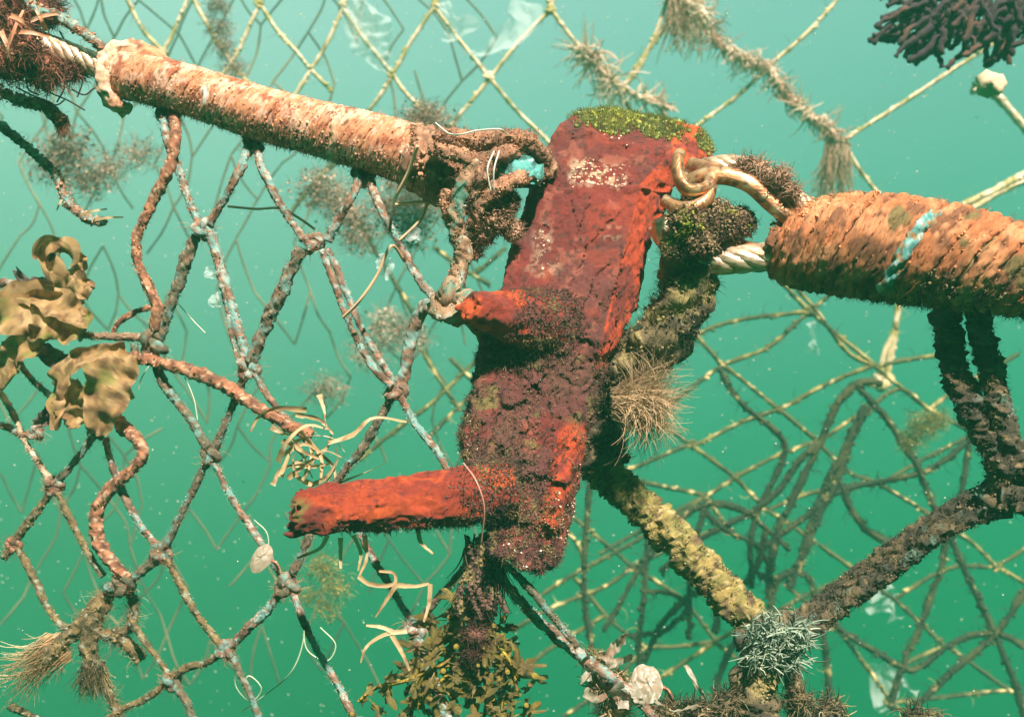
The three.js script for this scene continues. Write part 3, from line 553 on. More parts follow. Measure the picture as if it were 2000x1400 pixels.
// ---- the heavy old hawser behind the bar
{
  const g = thing('heavy_old_rope', 'very thick dark frayed three-strand rope looping behind the iron bar', 'rope', P(1300, 620, -.02));
  const a = new Acc(), p = a.rope([[1355, 455, .01], [1350, 500, .0], [1342, 550, -.005], [1325, 610, -.01], [1285, 665, -.015], [1235, 705, -.03], [1195, 745, -.05], [1170, 800, -.07], [1165, 860, -.08], [1178, 910, -.07]].map((q) => at(q, 0)), (t) => sz(lerp(60, 56, t)), { col: C.old, rough: .22, freq: 70, lay: 2.6, groove: .34, sides: 22, step: .0026 });
  a.mesh('rope_length', M.rope, g);
  const f = new Acc(); foul(f, p, sz(58), 20000, C.old, { len: .010, crumbs: .2, cr: .0016, w: .0005 }); f.mesh('fouling', M.fuzz, g, 'stuff');
  const b = new Acc(), pale = mottle([[[.40, .26, .14]], [[.54, .38, .22], .2, .2], [[.24, .15, .07], .2, .2, 1.6]], 90, 14);
  for (let k = 0; k < 1300; k++) { const r = Math.sqrt(rnd()), th = rr(0, 6.283), p0 = P(1212, 788, .0).add(V(rr(-.01, .02), Math.sin(th) * r * .016, Math.cos(th) * r * .02)); b.hair(p0, V(1, Math.sin(th) * r * .55 + .02, Math.cos(th) * r * .6 + .1).addScaledVector(rdir(), .35), rr(.028, .068), .00045, pale(p0), 2.6, 8); }
  b.mesh('frayed_end', M.fuzz, g, 'stuff').userData.label = 'pale bristling frayed end';
}
{
  const g = thing('heavy_yellow_rope', 'stout straight mustard-coloured moss-grown rope running from the bar down to the tangled knot', 'rope', P(1340, 1070, -.04));
  const a = new Acc(), p = a.rope([[1165, 905, -.07], [1205, 945, -.06], [1270, 1005, -.05], [1340, 1075, -.04], [1410, 1150, -.03], [1470, 1215, -.02]].map((q) => at(q, 0)), sz(38), { col: C.yellow, rough: .3, freq: 190, lay: 2.8, groove: .34, sides: 24 });
  a.mesh('rope_length', M.rope, g);
  const f = new Acc(); foul(f, p, sz(37), 16000, C.yellow, { len: .006, crumbs: .3, cr: .0009 }); f.mesh('fouling', M.fuzz, g, 'stuff');
}
console.log(performance.now() | 0, 'arms');
// ---------------------------------------------------------------- the near net on the left
const net = thing('fishing_net', 'fouled teal and brown rope fishing net hanging from the slender wrapped cable', 'net', P(500, 700, zL(500)));
const netFoul = new Acc();
function twine(parent, pts, r, col, o = {}) {
  const z = o.z ?? zL, ctrl = pts.map((p) => at(p, z)), a = new Acc();
  const R = sz(r * .68, ctrl[0].z), line = a.rope(ctrl, (t) => R * (1 + .12 * Math.sin(t * 9 + pts[0][0])), { col, rough: .3, freq: 230, groove: .40, lay: 3.6, sides: o.sides || 12, step: o.step || .0024, sd: pts[0][0], ...o });
  const m = a.mesh(o.name || 'twine', o.mat || M.rope, parent);
  if (o.foul !== 0) foul(o.acc || netFoul, line, R, o.foul || 2800, o.foulCol || col, { len: .0055, cr: .0008, w: .00032, crumbs: .3 });
  return m;
}
function tie(parent, p, r, col, o = {}) { const a = new Acc(), l = knot(a, at(p, o.z ?? zL), sz(r, o.z ? (typeof o.z === 'function' ? o.z(p[0]) : o.z) : zL(p[0])), col); a.mesh('knot', M.rope, parent); if (o.foul !== 0) foul(o.acc || netFoul, l, sz(r * .4), 1800, o.foulCol || C.brown, { len: .012, w: .0004, cr: .0009, crumbs: .2 }); }
for (const [pts, r, col] of [
  [[[318, 215, -.035], [322, 260], [345, 320], [368, 390], [390, 440]], 12, C.teal],
  [[[338, 215, -.03], [342, 260, .0], [332, 320, .01], [295, 400, .01], [268, 460, .012], [268, 510, .012], [292, 565, .012], [304, 600, .01], [300, 645, .005]], 16, C.brown],
  [[[488, 275, -.035], [468, 330], [440, 385], [408, 438]], 13, C.teal], [[[500, 275, -.035], [512, 330], [545, 395], [592, 468]], 12, C.teal],
  [[[704, 330, -.035], [690, 380], [660, 430], [640, 472]], 13, C.teal], [[[716, 330, -.035], [740, 400], [780, 475], [815, 540], [852, 590]], 12, C.teal],
  [[[382, 460], [362, 510], [335, 590], [308, 660]], 18, C.shadedGreen], [[[412, 455], [432, 530], [450, 600], [482, 700]], 17, C.teal], [[[436, 560, .01], [450, 650, .01], [468, 715, .01]], 6, C.teal],
  [[[588, 485], [560, 545], [525, 620], [490, 705]], 21, C.shadedGreen],
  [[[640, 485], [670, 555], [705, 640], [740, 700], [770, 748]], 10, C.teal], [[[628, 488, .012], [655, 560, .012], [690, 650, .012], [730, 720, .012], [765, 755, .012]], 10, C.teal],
  [[[478, 730], [455, 790], [430, 850], [412, 890]], 12, C.shadedGreen], [[[495, 728], [520, 770], [548, 805], [600, 860]], 9, C.teal],
  [[[765, 775], [735, 830], [705, 880], [675, 915], [640, 970]], 13, C.shadedGreen], [[[782, 775], [810, 825], [840, 865], [868, 905], [890, 960]], 11, C.teal],
  [[[300, 665], [305, 710], [320, 750], [365, 810], [408, 875]], 14, C.shadedGreen],
  [[[255, 695, .01], [310, 708, .012], [380, 728, .012], [440, 755, .012], [500, 795, .012], [560, 830, .01], [610, 850, 0]], 19, C.brown],
  [[[295, 660], [240, 658], [180, 655], [110, 648]], 12, C.paleNear], [[[298, 600, -.04], [260, 610, -.04], [230, 632, -.04], [220, 650, -.04]], 9, C.brown],
  [[[262, 670], [258, 720], [240, 760], [215, 800], [195, 840]], 12, C.shadedGreen],
  [[[205, 855], [215, 900], [240, 965], [275, 1030], [312, 1072]], 11, C.teal], [[[402, 905], [375, 960], [345, 1020], [322, 1068]], 11, C.shadedGreen],
  [[[418, 905], [445, 960], [475, 1010], [505, 1055], [555, 1135]], 10, C.teal],
  [[[215, 800, .0], [240, 835, .008], [268, 856, .012], [278, 890, .014], [255, 920, .014], [215, 955, .012], [188, 1000, .012], [190, 1050, .012], [215, 1098, .01], [250, 1130, 0]], 19, C.brown],
  [[[-20, 735], [20, 800], [55, 875], [98, 940]], 9, C.paleNear], [[[182, 850], [155, 890], [125, 925], [105, 945]], 11, C.shadedGreen],
  [[[98, 960], [70, 1000], [40, 1040], [5, 1090]], 13, C.dimmedOlive], [[[112, 962], [140, 1020], [168, 1075], [200, 1125]], 10, C.dimmedOlive],
  [[[30, 1065], [50, 1100], [70, 1140], [100, 1200], [150, 1250]], 11, C.dimmedOlive],
  [[[308, 1090], [280, 1112], [250, 1135], [205, 1150]], 15, C.shadedGreen], [[[325, 1092], [355, 1150], [390, 1210], [432, 1262]], 11, C.dimmedOlive],
  [[[572, 1120], [590, 1080], [605, 1040]], 12, C.shadedGreen], [[[550, 1155], [510, 1205], [470, 1240], [445, 1268]], 14, C.teal], [[[572, 1158], [595, 1220], [622, 1275], [655, 1330], [700, 1420]], 11, C.teal],
  [[[435, 1275], [400, 1295], [365, 1305], [330, 1325]], 11, C.dimmedOlive], [[[250, 1200], [280, 1250], [310, 1290], [335, 1330]], 9, C.dimmedOlive], [[[325, 1335], [290, 1360], [240, 1385], [200, 1410]], 10, C.dimmedOlive],
  [[[345, 1340], [365, 1375], [380, 1420]], 12, C.shadedGreen], [[[452, 1280], [470, 1320], [490, 1360], [510, 1420]], 10, C.shadedGreen],
  [[[20, 1380], [60, 1400], [110, 1430]], 12, C.dimmedOlive], [[[30, 700], [60, 740], [100, 775]], 9, C.teal], [[[-20, 825], [15, 835], [45, 850], [75, 840]], 10, C.teal], [[[-20, 560], [10, 552], [40, 556]], 12, C.teal],
  [[[702, 1040], [730, 1095], [765, 1150], [805, 1220]], 11, C.teal], [[[925, 1085], [890, 1130], [850, 1175], [815, 1222]], 11, C.shadedGreen], [[[812, 1235], [830, 1290], [850, 1340], [880, 1420]], 15, C.teal],
  [[[945, 1040, .02], [975, 1120, .02], [1030, 1190, .02], [1090, 1245, .02], [1160, 1300, .02], [1230, 1350, .02], [1290, 1420, .02]], 17, C.teal], [[[985, 1100, .04], [1030, 1145, .04], [1075, 1200, .04], [1130, 1262, .04]], 12, C.shadedGreen],
]) twine(net, pts, r, col);
for (const [x, y, r, col, dz = 0] of [[328, 228, 30, C.knotty, -.04], [493, 282, 28, C.knotty, -.04], [710, 340, 30, C.knotty, -.04], [398, 447, 27, C.teal], [612, 474, 27, C.teal], [485, 720, 28, C.teal], [772, 762, 28, C.teal], [298, 672, 34, C.shadedGreen], [410, 890, 26, C.shadedGreen], [104, 950, 24, C.teal], [316, 1080, 26, C.shadedGreen], [560, 1143, 30, C.shadedGreen], [440, 1270, 24, C.teal], [812, 1228, 26, C.teal], [188, 845, 20, C.shadedGreen], [335, 1330, 24, C.shadedGreen], [240, 1140, 30, C.shadedGreen], [70, 845, 20, C.teal], [25, 1065, 20, C.brown]]) tie(net, [x, y, dz], r * .8, col);
netFoul.mesh('fouling', M.fuzz, net, 'stuff');
console.log(performance.now() | 0, 'net');

// frayed bundle at the lower left
{
  const g = thing('frayed_rope_bundle', 'ragged brown rope bundle fraying into straw ends below the net knot', 'rope', P(180, 1220, -.14)), z = -.14, f = new Acc();
  for (const [pts, r, col] of [[[[235, 1140], [195, 1175], [150, 1225], [110, 1265], [85, 1290]], 20, C.dimmedOlive], [[[205, 1175], [182, 1215], [172, 1260], [180, 1310]], 24, C.dimmedOlive], [[[248, 1150], [262, 1190], [250, 1230], [215, 1240], [180, 1232]], 14, C.dimmedOlive], [[[200, 1320], [215, 1360], [235, 1410]], 13, C.dimmedOlive], [[[215, 1240], [250, 1260], [275, 1290]], 18, C.dimmedOlive]]) {
    const a = new Acc(), l = a.rope(pts.map((p) => at(p, z)), sz(r * .7, z), { col, rough: .4, freq: 130, groove: .36, lay: 3.6 }); a.mesh('rope_length', M.rope, g); foul(f, l, sz(r * .7, z), 3500, C.dimmedOlive, { len: .014, crumbs: .12, w: .0005 });
  }
  for (let k = 0; k < 260; k++) { const p = P(rr(85, 140), rr(1235, 1290), z); f.hair(p, V(-.75, -.62 + rr(-.15, .15), rr(-.2, .2)), rr(.02, .085), .0007, C.straw(p), 1.3, 6); }
  for (let k = 0; k < 420; k++) { const p = P(rr(160, 205), rr(1290, 1325), z + rr(-.01, .01)); f.hair(p, V(rr(-.8, .6), -1, rr(-.5, .5)), rr(.012, .035), .0007, C.dimmedOlive(p), 1, 4); }
  f.mesh('frayed_fibres', M.fuzz, g, 'stuff');
}
// double rope on the right and the ropes it meets
{
  const g = thing('double_rope', 'dark crusty doubled rope rising from the tangled knot to the thick wrapped cable', 'rope', P(1760, 1080, .02)), f = new Acc();
  for (const [pts, r] of [
    [[[1545, 1222, -.01], [1640, 1150, 0], [1740, 1075, .02], [1850, 1000, .04], [1960, 945, .06]], 17], [[[1560, 1250, .0], [1650, 1180, .01], [1760, 1098, .03], [1860, 1025, .05], [1970, 985, .07]], 19],
    [[[1848, 575, .08], [1850, 640, .07], [1868, 730, .07], [1910, 820, .07], [1945, 890, .07], [1975, 965, .07]], 27], [[[1905, 590, .085], [1918, 660, .085], [1940, 740, .08], [1962, 830, .08], [1980, 900, .08]], 24],
    [[[1960, 960, .07], [2010, 970, .08], [2060, 975, .08]], 30], [[[1940, 900, .08], [1985, 915, .085], [2050, 905, .09]], 20]]) {
    const a = new Acc(), l = a.rope(pts.map((p) => at(p, 0)), sz(r), { col: C.darkOld, rough: .4, freq: 200, lay: 3.2, groove: .42, sides: 16 }); a.mesh('rope_length', M.rope, g); foul(f, l, sz(r), 9000, C.darkOld, { len: .006, crumbs: .25, cr: .0009 });
  }
  const k = new Acc(); foul(f, knot(k, P(1965, 958, .07), sz(44), C.darkOld), sz(20), 2200, C.darkOld, { len: .01 }); k.mesh('knot', M.rope, g);
  f.mesh('fouling', M.fuzz, g, 'stuff');
}
{
  const g = thing('tangled_knot', 'lumpy knot overgrown with branching grey-green algae under the mustard rope', 'knot', P(1500, 1250, -.01)), f = new Acc(), k = new Acc();
  foul(f, knot(k, P(1505, 1245, -.01), sz(62), C.darkOld), sz(26), 2600, C.darkOld, { len: .01 }); k.mesh('knot', M.rope, g);
  for (const [pts, r] of [[[[1500, 1270, 0], [1482, 1310, .01], [1472, 1350, .015], [1480, 1430, .02]], 44], [[[1540, 1280, -.02], [1550, 1330, -.02], [1560, 1420, -.02]], 18]]) { const a = new Acc(), l = a.rope(pts.map((p) => at(p, 0)), sz(r), { col: C.old, rough: .3, freq: 190, groove: .4, lay: 2.8, sides: 22 }); a.mesh('rope_length', M.rope, g); foul(f, l, sz(r), 10000, C.old, { len: .008, cr: .001 }); }
  f.mesh('fouling', M.fuzz, g, 'stuff');
  const b = new Acc(), col = mottle([[[.22, .28, .20]], [[.12, .17, .12], .2, .2], [[.36, .40, .28], .45, .1, 2]], 60, 44);
  for (let j = 0; j < 210; j++) { const d = rdir(), p = P(1520 + rr(-55, 50), 1250 + rr(-35, 45), .02 + rr(-.01, .02)); d.z = Math.abs(d.z) + .2; d.x += rr(-.2, .5); b.hair(p, d, rr(.016, .03), .0014, col(p), 1.6, 5); const q = p.clone().addScaledVector(d.normalize(), .009); for (let m = 0; m < 3; m++) b.hair(q, d.clone().addScaledVector(rdir(), 1.1), rr(.006, .014), .0011, col(q), 1.4, 3); }
  b.mesh('branching_algae', M.fuzz, g, 'stuff');
}
// ---------------------------------------------------------------- the far net: pale twine above, olive below
const far = -3.4;
const farTwines = (parent, list, r, col, z, o = {}) => { for (const e of list) { const zz = z + (e.z || 0), R = sz(e.r || r, zz), a = new Acc(), ln = a.rope(e.p.map((q) => at(q, zz)), R, { col: e.c || col, rough: .22, freq: 36, sides: 7, step: .011, sd: e.p[0][0], groove: .2, lay: 4, wobble: .8, wf: 5, ...o }); a.mesh('twine', M.rope, parent); if (o.acc) foul(o.acc, ln, R, o.dense || 90, e.c || col, { len: .035, w: .0022, cr: .006, crumbs: .4 }); } };
const farKnots = (parent, list, r, col, z) => { for (const [x, y, k = 1] of list) { const a = new Acc(); knot(a, P(x, y, z), sz(r * k, z), col, { sides: 7 }); a.mesh('knot', M.rope, parent); } };
{
  const farFoul = new Acc(), g = thing('far_net', 'pale yellow diamond-mesh net stretched in the water behind the bar and cables', 'net', P(1000, 150, far));
  const E = (...p) => ({ p });
  farTwines(g, [
    E([765, 145], [790, 180], [818, 208], [850, 250]), E([765, 145], [740, 190], [705, 240], [670, 300]), E([765, 145], [800, 90], [850, 12]), E([765, 145], [715, 80], [668, 12]),
    E([955, 150], [905, 85], [850, 12]), E([955, 150], [1015, 80], [1075, 20]), E([955, 150], [920, 195], [880, 245], [840, 300]), E([955, 150], [1000, 205], [1060, 268], [1110, 330]),
    E([1075, 20], [1060, -30]), E([1075, 20], [1090, -30]), E([1075, 20], [1130, 90], [1165, 120], [1215, 175]), E([850, 12], [840, -30]), E([850, 12], [870, -30]), E([668, 12], [655, -30]), E([668, 12], [690, -30]),
    E([1215, 175], [1260, 105], [1300, 50], [1320, -10]), E([1215, 172], [1250, 130], [1290, 45], [1308, -10]), E([1215, 178], [1250, 240], [1300, 300]),
    E([1502, 130], [1570, 70], [1650, -20]), E([1502, 130], [1440, 185], [1380, 235], [1320, 290]), E([1642, 280], [1740, 215], [1860, 140], [1990, 50]), E([1642, 280], [1670, 320], [1700, 360], [1760, 440]),
    E([505, 8], [540, 60], [585, 110], [600, 130], [650, 180]), E([505, 8], [480, 60], [458, 112], [420, 170]), E([668, 12], [640, 80], [600, 150], [570, 200]), E([370, -10], [410, 60], [440, 110], [500, 185]), E([520, -20], [505, 8], [495, -20]),
    E([245, -10], [280, 60], [318, 105]), E([318, 105], [345, 50], [368, -10]), E([318, 105], [330, 160], [380, 220]),
    { p: [[1880, 408], [1940, 375], [2030, 325]], r: 8 }, { p: [[1890, 412], [1960, 380], [2040, 340]], r: 7 }, { p: [[1895, 180], [1940, 180], [1990, 232], [2030, 280]], r: 9, c: C.paleNear }, { p: [[1905, 105], [1950, 60], [2020, 5]], r: 8, z: .15 }, E([1790, 0], [1830, 30], [1880, 60]),
    E([2000, 250], [1960, 200], [1900, 160]), { p: [[1760, 560], [1748, 640], [1736, 690], [1728, 750]], r: 7 }, { p: [[1752, 560], [1745, 650], [1726, 700], [1722, 748]], r: 6 },
  ], 4.4, C.pale, far, { acc: farFoul, dense: 60 });
  farKnots(g, [[765, 145], [955, 150, 1.2], [850, 12], [1075, 18, 1.2], [668, 12], [505, 8], [1215, 175, 1.5], [1502, 130], [1642, 280, 1.2], [318, 105], [1726, 745, 2.2]], 9, C.pale, far);
  // lower part: olive, many meshes
  const O = [[1511, 530], [1580, 609], [1711, 714], [1820, 800], [1906, 846], [1990, 905], [1411, 714], [1523, 800], [1597, 863], [1351, 869], [1437, 931], [1500, 994], [1597, 1063], [1377, 969], [1694, 800], [1723, 943], [1840, 1026], [1677, 1120], [1946, 1106], [1751, 1171], [1849, 1263], [1631, 1223], [1740, 1371], [1974, 1349], [1397, 1251], [1236, 1109], [1145, 1109], [1259, 1046], [1259, 1266], [1200, 840], [1330, 600]];
  const G = (...k) => ({ p: k.map((n) => (typeof n === 'number' ? O[n] : n)), c: C.olive });
  farTwines(g, [
    G(0, 1), G(1, 2), G([1540, 540], [1600, 610], [1660, 690], 2), G(2, 3, 4, 5), G([1290, 700], [1395, 640], 1), G([1300, 590], 6), G(6, [1470, 760], 7), G(7, 8), G(8, [1660, 920], 15), G(15, 16), G(16, [1900, 1060], 18), G(18, [2020, 1150]),
    G([1200, 860], [1290, 800], 6), G(6, [1500, 680], 1), G(1, [1640, 560], [1720, 500]), G([1150, 950], 9), G(9, [1440, 830], 7), G(7, [1620, 750], 2), G(2, [1780, 700], [1860, 690]), G([1240, 780], 9), G(9, 10), G(10, 11), G(11, 12), G(12, 17), G(17, 19), G(19, 20), G(20, [1920, 1310], 23), G(23, [2030, 1390]),
    G([1170, 1080], [1280, 1020], 13), G(13, 10), G(10, [1520, 890], 8), G(8, 14), G(14, [1760, 760], 3), G(3, [1900, 740], [1990, 690]), G([1120, 1010], [1180, 1060], 25), G([1240, 940], 13), G(13, [1440, 1050]), G([1060, 1160], 26), G(26, 27), G(27, [1330, 1000], 13), G(25, [1190, 1140], [1090, 1180], [1000, 1230]), G(25, [1330, 1170], 24), G(24, [1480, 1320], [1560, 1400]), G(25, [1340, 1060], 11), G(11, [1600, 960], 15), G(15, [1800, 900], 4), G(4, [1980, 800]),
    G(28, [1330, 1260], 24), G(24, [1500, 1200], 17), G(17, [1760, 1080], 16), G(16, [1920, 970], 5), G(28, [1200, 1330], [1100, 1400]), G(28, [1180, 1200], [1120, 1130]), G(21, [1690, 1300], 22), G(22, [1860, 1360], 23), G(21, [1560, 1260], [1420, 1380]), G([1530, 1140], 21), G(22, [1800, 1410]), G(19, [1860, 1110], 18), G(18, [2030, 1050]), G(20, [1760, 1310], 22), G([1060, 1000], [1130, 1060], 26), G([1000, 1330], [1080, 1260], [1180, 1200]), G([1200, 1410], [1280, 1330], 24),
    G([880, 700], [940, 760], [1000, 830]), G([700, 900], [760, 850], [850, 780], [940, 700]), G([800, 640], [860, 740], [900, 800]), G([830, 860], [900, 790], [960, 740]), G([930, 530], [990, 480]), G([850, 480], [900, 520], [960, 560]), G([700, 430], [760, 540], [820, 640]), G([560, 430], [620, 350], [680, 300]),
  ], 4.6, C.olive, far + .4, { acc: farFoul });
  farKnots(g, [[1580, 609, 1.2], [1411, 714], [1523, 800], [1351, 869, 1.2], [1377, 969], [1236, 1109, 1.2], [1145, 1109], [1397, 1251], [1694, 800, 1.4], [1597, 863], [1437, 931], [1723, 943], [1677, 1120], [1740, 1371, 1.4], [1946, 1106, 1.2], [1840, 1026]], 8.5, C.olive, far + .4);
  farFoul.mesh('fouling', M.fuzz, g, 'stuff');
}
{ // slack dark ropes sagging behind
  const slackFoul = new Acc(), g = thing('slack_net', 'dark slack tangle of net ropes sagging below the mustard rope', 'net', P(1600, 1050, -2.4)), E = (r, ...p) => ({ p, r });
  farTwines(g, [
    E(10, [1680, 760], [1740, 830], [1785, 900], [1815, 975], [1845, 1040], [1880, 1110], [1915, 1180], [1950, 1260], [1980, 1340], [2000, 1420]), E(11, [1726, 748], [1690, 745], [1640, 785], [1605, 850], [1580, 910], [1548, 980], [1522, 1030], [1508, 1090], [1500, 1170]), E(12, [1700, 790], [1688, 805], [1655, 880], [1630, 940], [1598, 1005], [1570, 1080], [1540, 1150]), E(9, [1410, 720], [1450, 790], [1530, 868], [1522, 920], [1485, 1000], [1470, 1060], [1472, 1150]),
    E(10, [1640, 940], [1680, 1020], [1730, 1055], [1790, 1065], [1845, 1030]), E(9, [1240, 1110], [1300, 1040], [1380, 985], [1440, 992], [1500, 1030], [1545, 1070]), E(8, [1375, 990], [1420, 1032], [1480, 1070], [1505, 1120]), E(9, [1600, 1180], [1640, 1230], [1690, 1262], [1740, 1290], [1785, 1308], [1835, 1275], [1885, 1245], [1945, 1238], [2020, 1270]), E(9, [1850, 1020], [1845, 1100], [1805, 1200], [1765, 1290], [1735, 1380]),
    E(8, [1262, 1040], [1256, 1140], [1245, 1240], [1250, 1340]), E(8, [1440, 1130], [1360, 1155], [1300, 1210], [1262, 1290]), E(8, [1480, 1080], [1560, 1020], [1640, 965], [1720, 945], [1830, 910], [1910, 850]), E(10, [2020, 1130], [1945, 1225], [1880, 1290], [1790, 1385]), E(8, [1380, 980], [1365, 1040], [1350, 1130], [1345, 1250]), E(9, [1597, 863], [1560, 900], [1520, 960], [1440, 1010], [1350, 1060], [1290, 1120]),
    E(10, [1690, 810], [1650, 880], [1610, 950], [1580, 1040], [1560, 1100], [1520, 1130], [1480, 1120]), E(8, [1900, 840], [1890, 900], [1870, 990], [1850, 1060]), E(8, [1160, 930], [1148, 1060], [1145, 1160], [1160, 1260], [1170, 1400]), E(7, [1290, 1040], [1230, 1150], [1180, 1230]), E(9, [1500, 1040], [1470, 1130], [1420, 1160], [1400, 1230]), 
    E(9, [1500, 1210], [1530, 1130], [1580, 1130], [1600, 1200], [1620, 1320], [1640, 1420]), E(9, [1440, 1240], [1400, 1320], [1390, 1420]), E(7, [1250, 1160], [1300, 1160], [1340, 1180], [1300, 1230], [1230, 1240]), ].map((e) => ({ ...e, r: e.r * .72 })), 7, C.slack, -2.4, { wobble: 1.1, rough: .45, acc: slackFoul, dense: 220 });
  slackFoul.mesh('fouling', M.fuzz, g, 'stuff');
}
{ // a second sheet of net farther off on the left, seen faintly
  const z = -4.4, g = thing('faint_far_net', 'faint brownish diamond net deep in the haze behind the near net', 'net', P(400, 500, z)), nodes = [];
  for (let i = 0; i < 13; i++) { nodes.push([]); for (let j = 0; j < 17; j++) nodes[i].push([-60 + i * 88 + (j % 2) * 44 + 26 * noise(i * 1.3, j * .9, 3), -20 + j * 84 + 26 * noise(i * 1.1, j * 1.2, 9)]); }
  const list = [], col = mottle([[[.14, .12, .07]], [[.06, .06, .035], .1, .2], [[.26, .2, .11], .4, .2]], 3, 5);
  for (let j = 0; j < 16; j++) for (let i = 0; i < 12; i++) { const o = j % 2; for (const ii of [i - 1 + o, i + o]) if (ii >= 0 && ii < 13 && rnd() < .6) list.push({ p: [nodes[i][j], [lerp(nodes[i][j][0], nodes[ii][j + 1][0], .5) + rr(-8, 8), lerp(nodes[i][j][1], nodes[ii][j + 1][1], .5) + rr(-4, 8)], nodes[ii][j + 1]] }); }
  farTwines(g, list, 2.4, col, z, { step: .03, sides: 5, wobble: .5 });
}
console.log(performance.now() | 0, 'far nets');
// ---------------------------------------------------------------- weed, straw, film and flotsam
function clump(name, label, list, col, o = {}) { // filament tufts at any depth
  const g = thing(name, label, o.cat || 'seaweed', P(list[0][0], list[0][1], list[0][2])), f = new Acc();
  for (const [x, y, z, r, n, dx = 0, dy = 0] of list) {
    const R = sz(r, z), s = (D - z) / D; if (!o.wispy) { const core = new Acc(); core.blob(P(x, y, z), R * .7, col, 1, 1); core.mesh('lump', M.fuzz, g); }
    for (let k = 0; k < n * (o.wispy ? 2 : 2); k++) { const q = rdir(), p = P(x, y, z).addScaledVector(q, R * (o.wispy ? Math.pow(rnd(), .6) * 1.5 : rr(.3, .9))); if (o.wispy) p.x += R * .8 * gauss(); f.hair(p, q.multiplyScalar(.3).addScaledVector(rdir(), 1).add(V(dx, dy, 0)), (o.len || .014) * s * rr(.3, 1.5) * (o.wispy ? .6 : 1), (o.w || .0005) * s * (o.wispy ? .6 : 1), col(p), o.curl ?? 3.4, o.seg || 4); if (o.wispy && k % 3 === 0) { const d = rdir(), e = p.clone().addScaledVector(d, R * .22); f.leaf([p, p.clone().lerp(e, .5).addScaledVector(rdir(), R * .06), e], (t) => R * .1 * Math.sin(.4 + t * 2.4), { col: col(p), seg: 3, across: 2, side: rdir() }); } }
  }
  f.mesh('filaments', M.fuzz, g, 'stuff'); return g;
}
const redWeed = mottle([[[.20, .06, .04]], [[.34, .13, .08], .15, .2], [[.09, .03, .025], .2, .2, 1.5]], 50, 15), dimBrown = mottle([[[.34, .24, .17]], [[.44, .32, .23], .2, .2], [[.22, .15, .10], .2, .2]], 12, 17);
clump('red_weed', 'dense red-brown weed clump grown over the bare steel wire', [[30, 50, -.17, 48, 420], [90, 20, -.18, 40, 340], [20, 120, -.16, 44, 420, 0, -.3], [85, 140, -.17, 40, 380, .3, -.3], [10, 10, -.16, 40, 300], [140, 135, -.18, 26, 240, .4, -.2], [55, 90, -.14, 28, 200]], redWeed, { len: .018 });
{ // loose straws stuck in that clump
  const g = thing('orange_straws', 'stiff orange reed pieces caught in the red-brown weed clump', 'straw', P(60, 70, -.14));
  for (const [x, y, x2, y2] of [[30, 62, 95, 72], [2, 60, 22, 118], [10, 100, 45, 20], [60, 40, 110, 28], [20, 30, 60, 55], [90, 60, 70, 20]]) { const a = new Acc(); a.leaf([at([x, y], -.13), at([(x + x2) / 2, (y + y2) / 2 - 3], -.12), at([x2, y2], -.13)], (t) => sz(6) * (1 - .6 * t), { col: mottle([[[.62, .24, .12]], [[.7, .4, .26], .2]], 50, 2), seg: 8, across: 2, cup: .5 }); a.mesh('straw', M.straw, g); }
}
{
  const g = thing('loose_rope_end', 'frayed reddish rope end dangling under the bare steel wire', 'rope', P(70, 210, -.2)), a = new Acc(), f = new Acc();
  const l = a.rope([[-20, 168], [25, 192], [60, 200], [95, 212], [120, 240]].map((p) => at(p, -.2)), (t) => sz(lerp(11, 17, t)), { col: C.brown, rough: .4 }); a.mesh('rope_length', M.rope, g); foul(f, l, sz(15), 3800, C.brown, { len: .009 }); for (let k = 0; k < 160; k++) { const p = P(rr(110, 132), rr(225, 250), -.2); f.hair(p, V(rr(-.2, .5), -1, rr(-.4, .4)), rr(.006, .02), .0006, C.brown(p), 1, 3); } f.mesh('frayed_fibres', M.fuzz, g, 'stuff');
}
{
  const g = thing('braided_rope', 'dark braided cord with straw caught in its knots left of the rusty net rope', 'rope', P(90, 330, -.24)), f = new Acc();
  for (const pts of [[[-20, 232], [30, 268], [75, 308], [110, 345], [125, 385], [138, 405]], [[125, 395], [150, 412], [175, 430], [205, 432]]]) { const a = new Acc(), l = a.rope(pts.map((p) => at(p, -.24)), sz(11), { col: C.teal, rough: .35, groove: .4, lay: 3.4 }); a.mesh('rope_length', M.rope, g); foul(f, l, sz(11), 2200, C.brown, { len: .007 }); }
  for (const [x, y, x2, y2] of [[155, 420, 208, 408], [180, 430, 240, 424], [120, 390, 110, 410]]) { const a = new Acc(); a.leaf([at([x, y], -.23), at([(x + x2) / 2, (y + y2) / 2 - 2], -.22), at([x2, y2], -.23)], (t) => sz(3.5) * (1 - .5 * t), { col: C.straw, seg: 6, across: 2 }); a.mesh('straw', M.straw, g); }
  const h = thing('braided_rope', 'pale brown braided cord lying over the steel wire by the cable end', 'rope', P(120, 50, -.16)), a = new Acc(), l = a.rope([[40, -20], [75, 20], [110, 30], [150, 55], [185, 80], [215, 105]].map((p) => at(p, -.16)), sz(12), { col: C.teal, rough: .35, groove: .4, lay: 3.4 }); a.mesh('rope_length', M.rope, h); const f2 = new Acc(); foul(f2, l, sz(12), 2200, C.brown, { len: .008 }); f2.mesh('fouling', M.fuzz, h, 'stuff');
  f.mesh('fouling', M.fuzz, g, 'stuff');
}
